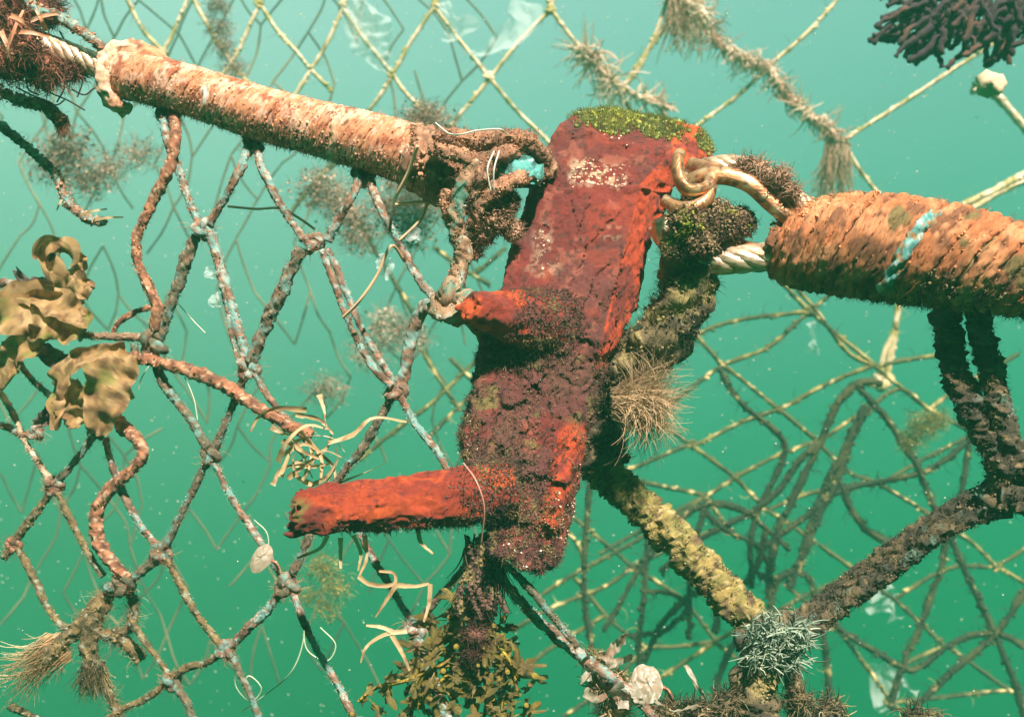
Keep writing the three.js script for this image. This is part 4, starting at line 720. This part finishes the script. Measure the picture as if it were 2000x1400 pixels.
{ // thin dark filaments
  const g = thing('root_strands', 'thin black rooty strands trailing below the red-brown weed clump', 'seaweed', P(120, 190, -.18)), cols = [.05, .03, .025];
  for (const pts of [[[60, 160], [95, 180], [130, 195], [165, 215]], [[30, 170], [70, 190], [110, 205], [125, 195]], [[120, 140], [125, 170], [110, 200]], [[140, 175], [165, 185], [185, 172], [200, 178]], [[50, 150], [55, 175], [75, 185]], [[115, 60], [130, 90], [135, 120]], [[155, 130], [160, 160], [150, 190]]]) { const a = new Acc(); a.tube(spline(pts.map((p) => at(p, -.18)), 20), sz(2), 5, () => cols); a.mesh('strand', M.fuzz, g); }
}
// kelp blades on the left
function blade(g, pts, wpx, o = {}) { const a = new Acc(); a.leaf(pts.map((p) => at(p, o.z ?? -.14)), (t) => sz(wpx) * (o.shape ? o.shape(t) : Math.pow(Math.sin(Math.PI * clamp(.08 + t * .88)), .6)), { col: (q, t, x) => { const c = (o.col || C.kelp)(q), k = 1 + .3 * noise(x * 9 + 2 * noise(t * 3, x, 5), t * 1.5, wpx); return [c[0] * k, c[1] * k, c[2] * k]; }, seg: 48, across: 10, torn: .07, ruffle: (o.ruffle ?? .008) * .9, rf: o.rf || 26, twist: o.twist || 0, cup: o.cup ?? .25, side: o.side || V(.1, .2, 1).normalize() }); return a.mesh(o.name || 'blade', M.weed, g); }
{
  const g = thing('kelp_frond', 'broad torn tan kelp blade wrapped around the pale net rope', 'kelp', P(90, 640, -.14));
  blade(g, [[170, 640, .01], [120, 625, .02], [60, 610, .03], [-30, 640, .03]], 52, { ruffle: .012 }); blade(g, [[175, 632, .02], [120, 600, .03], [70, 578, .02], [-20, 590, .01]], 34, { ruffle: .01, twist: .6 });
  blade(g, [[90, 650, .03], [50, 670, .03], [20, 700, .02], [-10, 760, .01]], 34, { ruffle: .012, twist: -.5 }); blade(g, [[60, 670, .01], [90, 690, .01], [120, 705, 0], [150, 700, 0]], 20, { ruffle: .008, col: C.turf });
  const h = thing('kelp_frond', 'curled ragged brown-green kelp frond rising above the tan blade', 'kelp', P(115, 530, -.14));
  blade(h, [[110, 600, .01], [115, 570, .01], [105, 540, .02], [78, 500, .02], [95, 475, .03], [130, 485, .02], [138, 520, .01]], 22, { ruffle: .012, twist: 1.2 }); blade(h, [[135, 600, .0], [150, 570, .01], [165, 560, 0], [170, 575, 0]], 24, { ruffle: .012 }); blade(h, [[105, 560, .0], [80, 550, .01], [55, 555, .01], [30, 530, 0]], 15, { ruffle: .010, col: C.turf }); blade(h, [[120, 560], [140, 535], [155, 510], [150, 490]], 16, { ruffle: .01 });
  const i = thing('kelp_frond', 'hanging crumpled kelp blade draped below the dark net junction', 'kelp', P(180, 770, -.125));
  blade(i, [[250, 690, .03], [225, 730, .04], [205, 780, .04], [190, 850, .03]], 48, { ruffle: .012, side: V(.2, .3, 1).normalize(), z: -.125 }); blade(i, [[245, 680, .02], [180, 695, .03], [135, 720, .03], [115, 770, .02], [110, 840, .02]], 26, { ruffle: .010, z: -.125, twist: .4 }); blade(i, [[135, 740, .01], [140, 790, .015], [160, 830, .01]], 40, { ruffle: .014, z: -.125 }); blade(i, [[110, 790, .01], [90, 815, .01], [75, 830, .0]], 16, { ruffle: .01, z: -.125, col: C.turf });
}
// straw caught where the brown rope meets the pin
{
  const g = thing('straw_clump', 'bundle of dry bent straw blades caught above the iron pin', 'straw', P(595, 870, -.02));
  for (const pts of [[[600, 800], [540, 795], [500, 815], [485, 840]], [[625, 770], [630, 800], [632, 830]], [[560, 870], [600, 850], [650, 855], [670, 880]], [[540, 900], [560, 860], [600, 830], [640, 835]], [[545, 930], [570, 880], [600, 850]], [[560, 930], [600, 900], [640, 880], [670, 890]], [[590, 940], [610, 900], [640, 870], [650, 850]], [[600, 950], [640, 935], [660, 900]], [[530, 950], [545, 915], [580, 900], [620, 870]], [[610, 945], [580, 930], [570, 900], [585, 870]], [[640, 945], [655, 900], [650, 860]], [[575, 810], [620, 820], [650, 850]], [[565, 845], [585, 880], [625, 900]], [[555, 860], [590, 890], [610, 930]], [[650, 950], [690, 935], [760, 905]], [[640, 870], [690, 850], [730, 820], [790, 820]], [[530, 835], [560, 850], [590, 840]], [[620, 880], [650, 910], [660, 940]], [[575, 905], [610, 915], [650, 905]], [[548, 885], [590, 870], [630, 885]], [[600, 860], [630, 895], [628, 935]], [[585, 835], [605, 870], [600, 915]]]) {
    const a = new Acc(), z = rr(-.045, .03); a.leaf(pts.map((p) => P(p[0] + rr(-4, 4), p[1] + rr(-4, 4), z + rr(-.012, .012))), (t) => sz(rr(4.5, 7)) * (1 - .65 * t), { col: C.straw, seg: 14, across: 2, twist: rr(-1.5, 1.5), cup: .4, side: rdir().add(V(0, 0, 1.3)).normalize() }); a.mesh('straw', M.straw, g);
  }
  const h = thing('straw_clump', 'bent straw blades hanging below the iron pin and on the net rope', 'straw', P(760, 1150, .075));
  for (const pts of [[[690, 1045], [705, 1080], [700, 1115]], [[712, 1045], [716, 1090], [702, 1125]], [[840, 1140], [838, 1180], [828, 1215]], [[775, 1140], [755, 1170], [732, 1205]], [[700, 1125], [720, 1140], [770, 1140], [770, 1120], [740, 1115]], [[775, 1142], [810, 1145], [838, 1140]], [[795, 1232], [750, 1240], [715, 1265], [705, 1295]], [[770, 1235], [745, 1225], [715, 1222]], [[765, 1240], [785, 1275], [800, 1310]], [[665, 1050], [665, 1110]], [[815, 1030], [822, 1060], [845, 1082]], [[640, 1045], [625, 1070], [580, 1090]]]) { const a = new Acc(); a.leaf(pts.map((p) => at(p, .075)), (t) => sz(4.6) * (1 - .5 * t), { col: C.straw, seg: 12, across: 2, twist: rr(-1, 1), cup: .4 }); a.mesh('straw', M.straw, h); }
}
// bladder weed at the foot of the picture
{
  const g = thing('bladder_weed', 'bushy olive bladder weed with yellow floats growing below the iron bar', 'seaweed', P(880, 1320, .02)), lg = [];
  const leafCol = mottle([[[.19, .13, .011]], [[.33, .24, .02], .15, .2], [[.12, .07, .012], .2, .2, 1.4], [[.36, .26, .05], .55, .1, 2]], 90, 33), fl = mottle([[[.44, .32, .05]], [[.30, .24, .03], .2, .2], [[.58, .46, .14], .4, .15]], 60, 34);
  for (let v = 0; v < 5; v++) { // lobed leaf shapes, about 30 mm long
    const a = new Acc(), n = 4 + v % 2, ang = []; const out = []; const K = 44;
    for (let k = 0; k < K; k++) { const th = k / K * 6.283, lobe = .4 + .6 * Math.pow(Math.abs(Math.cos((n + 1) * th / 2 + v)), 1.3) + .16 * noise(th * 5, v, 1), x = Math.cos(th) * .5 + .5, r = .017 * lobe * (.6 + .5 * x); out.push(V(.014 + Math.cos(th) * r * 1.3, Math.sin(th) * r * .7, .004 * Math.sin(th * 3 + v))); }
    const c0 = leafCol(V(v * .03, 0, 0)), m = a.v(V(.014, 0, .003), c0); const ids = out.map((p) => a.v(p, leafCol(p.clone().add(V(v * .05, 0, 0))), p.x * 8, p.y * 8)); for (let k = 0; k < K; k++) a.tri(m, ids[k], ids[(k + 1) % K]);
    const s0 = a.v(V(-.006, .001, 0), c0), s1 = a.v(V(-.006, -.001, 0), c0); a.tri(s0, s1, m); 
    const geo = new THREE.BufferGeometry(); geo.setAttribute('position', new THREE.Float32BufferAttribute(a.p, 3)); geo.setAttribute('color', new THREE.Float32BufferAttribute(a.c, 3)); geo.setAttribute('uv', new THREE.Float32BufferAttribute(a.u, 2)); geo.setIndex(a.i); geo.computeVertexNormals(); lg.push(geo);
  }
  const ball = new THREE.SphereGeometry(1, 14, 10); { const c = []; for (let k = 0; k < ball.attributes.position.count; k++) c.push(...fl(V(ball.attributes.position.getX(k) * .02, ball.attributes.position.getY(k) * .02, 0))); ball.setAttribute('color', new THREE.Float32BufferAttribute(c, 3)); }
  const put = (m, p, s, stem) => { m.position.copy(p).sub(g.anchor); m.scale.setScalar(s); m.castShadow = m.receiveShadow = true; stem.add(m); };
  const stems = [[[925, 1240], [900, 1290], [850, 1340], [800, 1380], [760, 1420]], [[930, 1240], [940, 1300], [950, 1360], [940, 1430]], [[935, 1230], [970, 1260], [1000, 1300], [1010, 1350]], [[905, 1270], [860, 1300], [790, 1330], [730, 1345], [700, 1370]], [[900, 1220], [880, 1240], [850, 1260], [830, 1290]], [[940, 1320], [890, 1360], [860, 1400], [850, 1430]], [[930, 1200], [920, 1180], [900, 1190]], [[940, 1280], [985, 1320], [1000, 1380], [990, 1430]], [[880, 1300], [830, 1310], [810, 1350], [800, 1420]], [[920, 1250], [950, 1240], [985, 1240]]];
  for (const pts of stems) {
    const a = new Acc(), z0 = rr(-.01, .05), line = spline(pts.map((p, i) => P(p[0], p[1], .02 + (z0 - .02) * i / (pts.length - 1))), 40); a.tube(line, sz(4), 6, leafCol); const stem = a.mesh('stem', M.fuzz, g);
    for (let k = 3; k < 41; k += 1) { if (rnd() < .3) continue; const m = new THREE.Mesh(lg[Math.floor(rnd() * 5)], M.weed); m.name = 'leaf'; m.rotation.set(rr(-1, 1), rr(-1, 1), rr(-3.1, 3.1)); put(m, line[k].clone().add(V(rr(-.012, .012), rr(-.012, .012), rr(-.015, .02))), rr(.4, .8), stem); if (rnd() < .22) { const b = new THREE.Mesh(ball, M.plastic); b.name = 'float'; put(b, line[k].clone().add(V(rr(-.022, .022), rr(-.02, .02), rr(.0, .03))), sz(rr(3, 7.5)), stem); } }
  }
  clump('dark_weed', 'dark maroon weed bundle in the middle of the bladder weed', [[930, 1240, .045, 26, 220, 0, .3], [935, 1205, .04, 18, 160, 0, .5], [925, 1275, .04, 20, 160]], mottle([[[.075, .025, .018]], [[.13, .05, .035], .2, .2]], 60, 9), { len: .012 });
  const h = thing('hanging_roots', 'dark stringy roots hanging from the foot of the iron bar', 'seaweed', P(930, 1120, .03)), f = new Acc();
  for (let k = 0; k < 90; k++) { const p = P(rr(905, 985), rr(1040, 1090), .04 + rr(-.02, .02)); f.hair(p, V(rr(-.25, .25), -1, rr(-.2, .2)), rr(.03, .075), .0011, C.turf(p), .8, 6); }
  for (let k = 0; k < 9; k++) { const x = rr(912, 975), z = .04 + rr(-.02, .02), a = new Acc(), l = a.rope([P(x, 1050, z), P(x + rr(-10, 10), 1100, z), P(x + rr(-16, 16), 1150, z), P(x + rr(-20, 20), rr(1180, 1230), z)], sz(rr(3, 6)), { col: C.turf, sides: 6, rough: .5 }); a.mesh('root', M.fuzz, h); foul(f, l, sz(5), 2500, C.turf, { len: .006 }); }
  f.mesh('root_hairs', M.fuzz, h, 'stuff');
}
// black weed at the upper right
{
  const g = thing('black_weed', 'large black beaded weed fan hanging over the pale far net', 'seaweed', P(1880, 60, -1.2)), z = -1.2;
  for (let k = 0; k < 170; k++) {
    const a = new Acc(), x0 = rr(1790, 2060), y0 = rr(-40, 60); let x = x0, y = y0, dx = rr(-16, 6), dy = rr(4, 13); if (k < 6) { x = 1790 - k * 8; y = 10 + k * 14; dx = -14; dy = rr(-3, 3); }
    const n = k < 6 ? 5 : 5 + Math.floor(rnd() * 5), zz = z + rr(-.12, .12);
    const pts = []; for (let j = 0; j < n; j++) { if (y > 165 - Math.abs(x - 1900) * .3 && k >= 6) break; pts.push(P(x, y, zz)); x += dx + rr(-6, 6); y += dy + rr(-5, 5); }
    if (pts.length < 2) continue; a.rope(pts, (t) => sz(9, zz) * (1 - .3 * t) * (.5 + .5 * Math.abs(Math.sin(t * pts.length * 2.6 + k))), { col: C.weedDark, rough: .4, freq: 40, groove: .05, step: .007, sides: 8, sd: k * 7 });
    a.mesh('frond', M.fuzz, g);
  }
  const h = thing('tan_sponge', 'small tan lump on the far twine under the black weed', 'sponge', P(1935, 165, -.9)), b = new Acc(); b.blob(P(1935, 165, -.9), sz(26, -.9), mottle([[[.58, .42, .27]], [[.68, .5, .34], .2]], 10, 2), .8, 1); b.mesh('lump', M.fuzz, h);
}
// frayed fibres wound on the far net's upper twine
{
  const g = thing('frayed_hemp', 'shredded pinkish hemp fibres wound along the far net twine above the shackle', 'rope fibre', P(1490, 140, far + .05)), z = far + .05, f = new Acc(), hc = mottle([[[.60, .42, .30]], [[.46, .27, .18], .1, .2], [[.72, .56, .42], .3, .2]], 10, 3);
  const path = [[1300, -30], [1345, 5], [1375, 30], [1400, 80], [1450, 112], [1500, 140], [1540, 190], [1600, 240], [1640, 275]].map((p) => at(p, z)), a = new Acc(), l = a.rope(path, sz(9, z), { col: hc, rough: .5, freq: 30, step: .012, sides: 8 }); a.mesh('core', M.rope, g);
  for (let k = 0; k < 520; k++) { const p = l[Math.floor(rnd() * l.length)].clone().addScaledVector(rdir(), sz(12, z)); f.hair(p, rdir().add(V(.5, -.5, 0)), rr(.03, .10), .004, hc(p), 3.2, 5); }
  for (let k = 0; k < 150; k++) { const p = P(rr(1615, 1660), rr(265, 290), z); f.hair(p, V(rr(-.4, .1), -1, rr(-.2, .2)), rr(.08, .3), .005, hc(p), .7, 4); }
  for (let k = 0; k < 170; k++) { const t = rnd(), p = P(lerp(1135, 1215, t) + rr(-8, 8), lerp(90, 180, t) + rr(-8, 8), z); f.hair(p, rdir().add(V(0, -.4, 0)), rr(.05, .15), .005, hc(p), 1.2, 4); }
  for (let k = 0; k < 170; k++) { const p = P(rr(1305, 1370), rr(-20, 25), z); f.hair(p, V(rr(-.3, .3), -1, 0), rr(.06, .2), .005, hc(p), 1, 4); }
  for (let k = 0; k < 60; k++) { const t = rnd(), p = P(lerp(1230, 1300, t), lerp(180, 212, t), z); f.hair(p, rdir().add(V(.5, 0, 0)), rr(.05, .12), .006, hc(p), 1.6, 4); }
  f.mesh('fibres', M.fuzz, g, 'stuff');
}
// hazy weed on the nets behind
for (const [label, list, len] of [
  ['brown weed wedge peeking above the slender wrapped cable', [[825, 228, -1.4, 26, 260, .4, -.4], [850, 250, -1.4, 30, 260], [810, 250, -1.4, 20, 160]], .02],
  ['hazy brown weed patch behind the middle net meshes', [[620, 365, -1.6, 30, 220], [655, 395, -1.6, 28, 200], [690, 430, -1.6, 30, 240], [700, 470, -1.6, 20, 120]], .022],
  ['hazy pinkish weed patch behind the mesh beside the seizing', [[770, 400, -1.6, 34, 260], [800, 440, -1.6, 36, 260], [830, 400, -1.6, 26, 160], [795, 360, -1.6, 26, 160]], .022],
  ['thin brown weed streamer on the far net above the slender cable', [[425, 10, -2.2, 14, 100, 0, -.8], [428, 50, -2.2, 16, 110, 0, -.8], [435, 90, -2.2, 14, 100, .3, -.8], [455, 130, -2.2, 14, 90, .4, -.6]], .02],
  ['dim brown weed patch low behind the straw bundle', [[760, 640, -2.2, 30, 200], [720, 690, -2.2, 26, 160], [640, 760, -2.2, 24, 140], [800, 660, -2.2, 24, 150]], .022],
  ['dim olive weed ball under the iron pin', [[630, 1110, -1.2, 22, 120], [655, 1150, -1.2, 20, 90], [600, 1165, -1.2, 16, 60], [640, 1190, -1.2, 18, 60]], .018],
  ['dim brown weed on the far net at the left', [[130, 290, -1.8, 34, 240], [100, 320, -1.8, 30, 200], [170, 350, -1.8, 30, 200], [210, 330, -1.8, 24, 140], [270, 300, -1.8, 24, 140]], .024],
  ['dark olive weed on the far twine beside the crusty double rope', [[1800, 830, -2.2, 20, 160, 0, -.3], [1830, 820, -2.2, 16, 120], [1780, 860, -2.2, 16, 120, 0, -.5]], .018]]) clump('hazy_weed', label, list, label.includes('olive') ? mottle([[[.20, .17, .05]], [[.3, .24, .07], .2, .2]], 12, 4) : dimBrown, { len, wispy: true });
// clear film caught on the far net
{
  const film = (label, sheets) => { const g = thing('plastic_film', label, 'plastic film', at(sheets[0][0][0], far + .2)); for (const [pts, w, ru] of sheets) { const a = new Acc(); a.leaf(pts.map((p) => at(p, far + .2)), (t) => sz(w * 1.8, far) * (.5 + .5 * Math.sin(t * 5 + w)), { col: [1, 1, 1], seg: 30, across: 8, ruffle: ru, rf: 12, cup: .5 }); a.mesh('film_sheet', M.film, g); } };
  film('wispy clear plastic film snagged at the left top of the pale far net', [[[[690, -20], [710, 40], [735, 90], [760, 140]], 24, .05], [[[740, -20], [728, 30], [700, 50]], 16, .05], [[[680, -10], [690, 40], [730, 80]], 14, .04]]);
  film('curved clear plastic film draped in the middle mesh of the pale far net', [[[[860, 10], [885, 50], [900, 90], [940, 105], [980, 85], [1020, 50], [1030, 5]], 16, .04], [[[870, 0], [890, 40], [905, 70]], 22, .05]]);
  film('small clear film shreds drifting near the bright far knot', [[[[1580, 630], [1590, 660], [1585, 690]], 9, .03], [[[1710, 1160], [1740, 1190], [1750, 1210]], 20, .03], [[[1700, 1340], [1760, 1335], [1790, 1360]], 26, .03]]);
}
// flakes and scraps
function flake(label, x, y, z, rx, ry, rot, spots) {
  const g = thing('shell_flake', label, 'shell flake', P(x, y, z)), a = new Acc(), K = 40, Rn = 9, ids = [], q = V();
  for (let r = 0; r <= Rn; r++) for (let k = 0; k < K; k++) { const th = k / K * 6.283, e = 1 + .08 * noise(Math.cos(th) * 2 + x, Math.sin(th) * 2, 1), u = r / Rn; q.set(Math.cos(th) * sz(rx) * u * e, Math.sin(th) * sz(ry) * u * e, .004 * (1 - u * u) + .001 * noise(th * 4, u * 3, x)); q.applyAxisAngle(V(0, 0, 1), rot).applyAxisAngle(V(1, 0, 0), -.4).add(P(x, y, z)); const n = noise(q.x * 420 + x, q.y * 420, q.z * 200); ids.push(a.v(q, n > .25 ? [.32, .22, .14] : n < -.35 && spots ? [.62, .56, .46] : [.33, .27, .19], q.x * 8, q.y * 8)); }
  for (let r = 0; r < Rn; r++) for (let k = 0; k < K; k++) { const A = ids[r * K + k], B = ids[r * K + (k + 1) % K], C0 = ids[(r + 1) * K + k], D0 = ids[(r + 1) * K + (k + 1) % K]; a.tri(A, C0, B); a.tri(B, C0, D0); }
  a.mesh('flake', M.flake, g); const s = new Acc(); s.tube(spline([P(x + rx * .5, y + 4, z - .004), P(x + rx * 1.3, y + ry * .3, z - .01), P(x + rx * 1.8, y + ry, z - .02)], 14), sz(4), 6, C.brown); s.mesh('stalk', M.fuzz, g);
}
flake('pale speckled oval shell flake on the net knot under the iron pin', 511, 1090, -.03, 20, 31, -.5, false);
flake('white-dotted translucent flake on the rope below the mustard rope', 1265, 1335, .04, 28, 36, .3, true);
{
  const g = thing('torn_scraps', 'torn pale film and straw scraps on the net rope beside the white-dotted flake', 'scraps', P(1190, 1300, .04)), pc = mottle([[[.30, .26, .18]], [[.40, .36, .28], .2], [[.24, .14, .08], .3]], 80, 5);
  for (const [pts, w] of [[[[1180, 1290], [1200, 1265], [1225, 1238]], 12], [[[1150, 1330], [1152, 1300], [1145, 1272]], 5], [[[1135, 1335], [1150, 1310], [1165, 1280]], 5], [[[1200, 1340], [1215, 1365], [1218, 1385]], 17], [[[1185, 1300], [1215, 1290], [1240, 1280]], 8], [[[1140, 1350], [1165, 1365], [1185, 1355]], 9], [[[1230, 1330], [1245, 1360], [1252, 1380]], 12], [[[1340, 1298], [1362, 1340], [1380, 1365]], 4.5], [[[1280, 1370], [1310, 1388], [1370, 1380]], 3]]) { const a = new Acc(); a.leaf(pts.map((p) => at(p, .05 + rr(-.015, .015))), (t) => sz(w) * (1 - .4 * t), { col: pc, seg: 14, across: 4, ruffle: .003, twist: rr(-1, 1) }); a.mesh('scrap', M.flake, g); }
  clump('pale_weed', 'pale fibrous weed on the rope beside the torn scraps', [[1160, 1290, .03, 18, 160], [1210, 1335, .03, 20, 180], [1170, 1340, .025, 22, 160], [1200, 1390, .02, 34, 220]], mottle([[[.40, .26, .15]], [[.55, .40, .26], .2, .2], [[.2, .16, .06], .2, .2]], 60, 26), { len: .014, w: .0009 });
  clump('dark_weed', 'dark brown weed mat along the lower edge beside the tangled knot', [[1420, 1385, .02, 40, 300], [1360, 1400, .03, 36, 240], [1300, 1400, .02, 34, 220], [1560, 1370, .01, 26, 180, .3, -.4], [1620, 1395, .0, 36, 240], [1800, 1420, .02, 44, 300, .2, .2]], C.old, { len: .016, w: .0009 });
}
// monofilament and thin stalks
{
  const filament = (label, lines, r, col) => { const g = thing('fishing_line', label, 'fishing line', at(lines[0][0], 0)); for (const pts of lines) { const a = new Acc(); a.tube(spline(pts.map((p) => at(p, p[2] ?? 0)), pts.length * 9), sz(r), 5, () => col); a.mesh('line', M.line, g); } };
  filament('pale green fishing line coiling down beside the lower net rope', [[[595, 1205, -.08], [590, 1260, -.08], [570, 1310, -.08], [520, 1355, -.09], [470, 1390, -.1]], [[592, 1215, -.08], [600, 1270, -.08], [640, 1290, -.08], [655, 1260, -.08], [625, 1225, -.08]], [[462, 1295, -.12], [460, 1340, -.12], [490, 1370, -.12], [510, 1345, -.12], [485, 1320, -.12], [475, 1350, -.12], [500, 1378, -.12]], [[495, 1015, -.1], [520, 1040, -.1], [525, 1080, -.1]]], 1.6, [.45, .55, .36]);
  filament('thin brown stalk drooping between the net legs near the top knot', [[[445, 403, -.1], [500, 408, -.09], [550, 408, -.08], [590, 430, -.08], [615, 448, -.08]]], 3, [.44, .24, .10]);
  filament('curved dry stalks hanging across the mesh below the seizing', [[[815, 285, .06], [800, 330, .05], [775, 380, .04], [768, 400, .0]], [[670, 620, 0], [700, 590, .01], [735, 540, .01], [765, 480, .01], [790, 510, 0]], [[770, 400, 0], [830, 395, 0], [860, 402, 0]], [[780, 470, 0], [820, 430, 0], [835, 395, 0]]], 3.4, [.62, .40, .24]);
  filament('fine white fishing line over the seizing and its loop', [[[850, 240, .03], [880, 262, .045], [900, 262, .05], [930, 255, .05], [975, 252, .05], [990, 262, .04]], [[965, 295, .062], [952, 330, .064], [958, 372, .06]], [[975, 295, .062], [965, 330, .064], [964, 370, .06]]], 1.5, [.75, .74, .66]);
  filament('fine pink thread lying over the root of the iron pin', [[[905, 905, .10], [930, 940, .112], [945, 985, .11], [940, 1060, .1]]], 1.5, [.6, .25, .2]);
  filament('hair-thin pale lines trailing from the dark net junction', [[[360, 735, -.1], [378, 780, -.1], [385, 820, -.1]], [[345, 590, -.1], [380, 630, -.1], [400, 650, -.1]], [[290, 715, -.1], [275, 740, -.1], [270, 760, -.1]]], 1.4, [.6, .6, .45]);
}
{ // half-clear membranes on the near net
  const g = thing('membrane_scrap', 'clear jelly membranes clinging to the net leg below the seizing', 'membrane', P(780, 500, 0));
  for (const [pts, w] of [[[[745, 495], [752, 520], [755, 548]], 17], [[[795, 470], [812, 455], [820, 470]], 12], [[[405, 520], [412, 535], [415, 545]], 13], [[[425, 570], [418, 590], [430, 600]], 10]]) { const a = new Acc(); a.leaf(pts.map((p) => at(p, .01)), (t) => sz(w) * Math.sin(Math.PI * (.1 + .85 * t)), { col: [1, 1, 1], seg: 12, across: 6, ruffle: .004, cup: .4 }); a.mesh('membrane', M.film, g); }
}
{ // specks drifting in the water
  const N = 1500, m = new THREE.InstancedMesh(ICO0, new THREE.MeshStandardMaterial({ color: new THREE.Color(.55, .5, .4), roughness: .9 }), N), d = new THREE.Object3D();
  m.name = 'drifting_specks'; m.userData = { kind: 'stuff', label: 'tiny pale specks of silt drifting in the water', category: 'silt' };
  for (let k = 0; k < N; k++) { const z = .55 - Math.pow(rnd(), .7) * 4.5; d.position.copy(W(P(rr(-100, 2100) - 300 * rnd() * rnd(), rr(-60, 1460), z))); d.scale.setScalar((D - z) / D * rr(.0003, .0009)); d.updateMatrix(); m.setMatrixAt(k, d.matrix); }
  m.castShadow = m.receiveShadow = true; scene.add(m);
}
console.log(performance.now() | 0, 'weeds');
console.log(performance.now() | 0, 'built');
renderer.render(scene, camera);
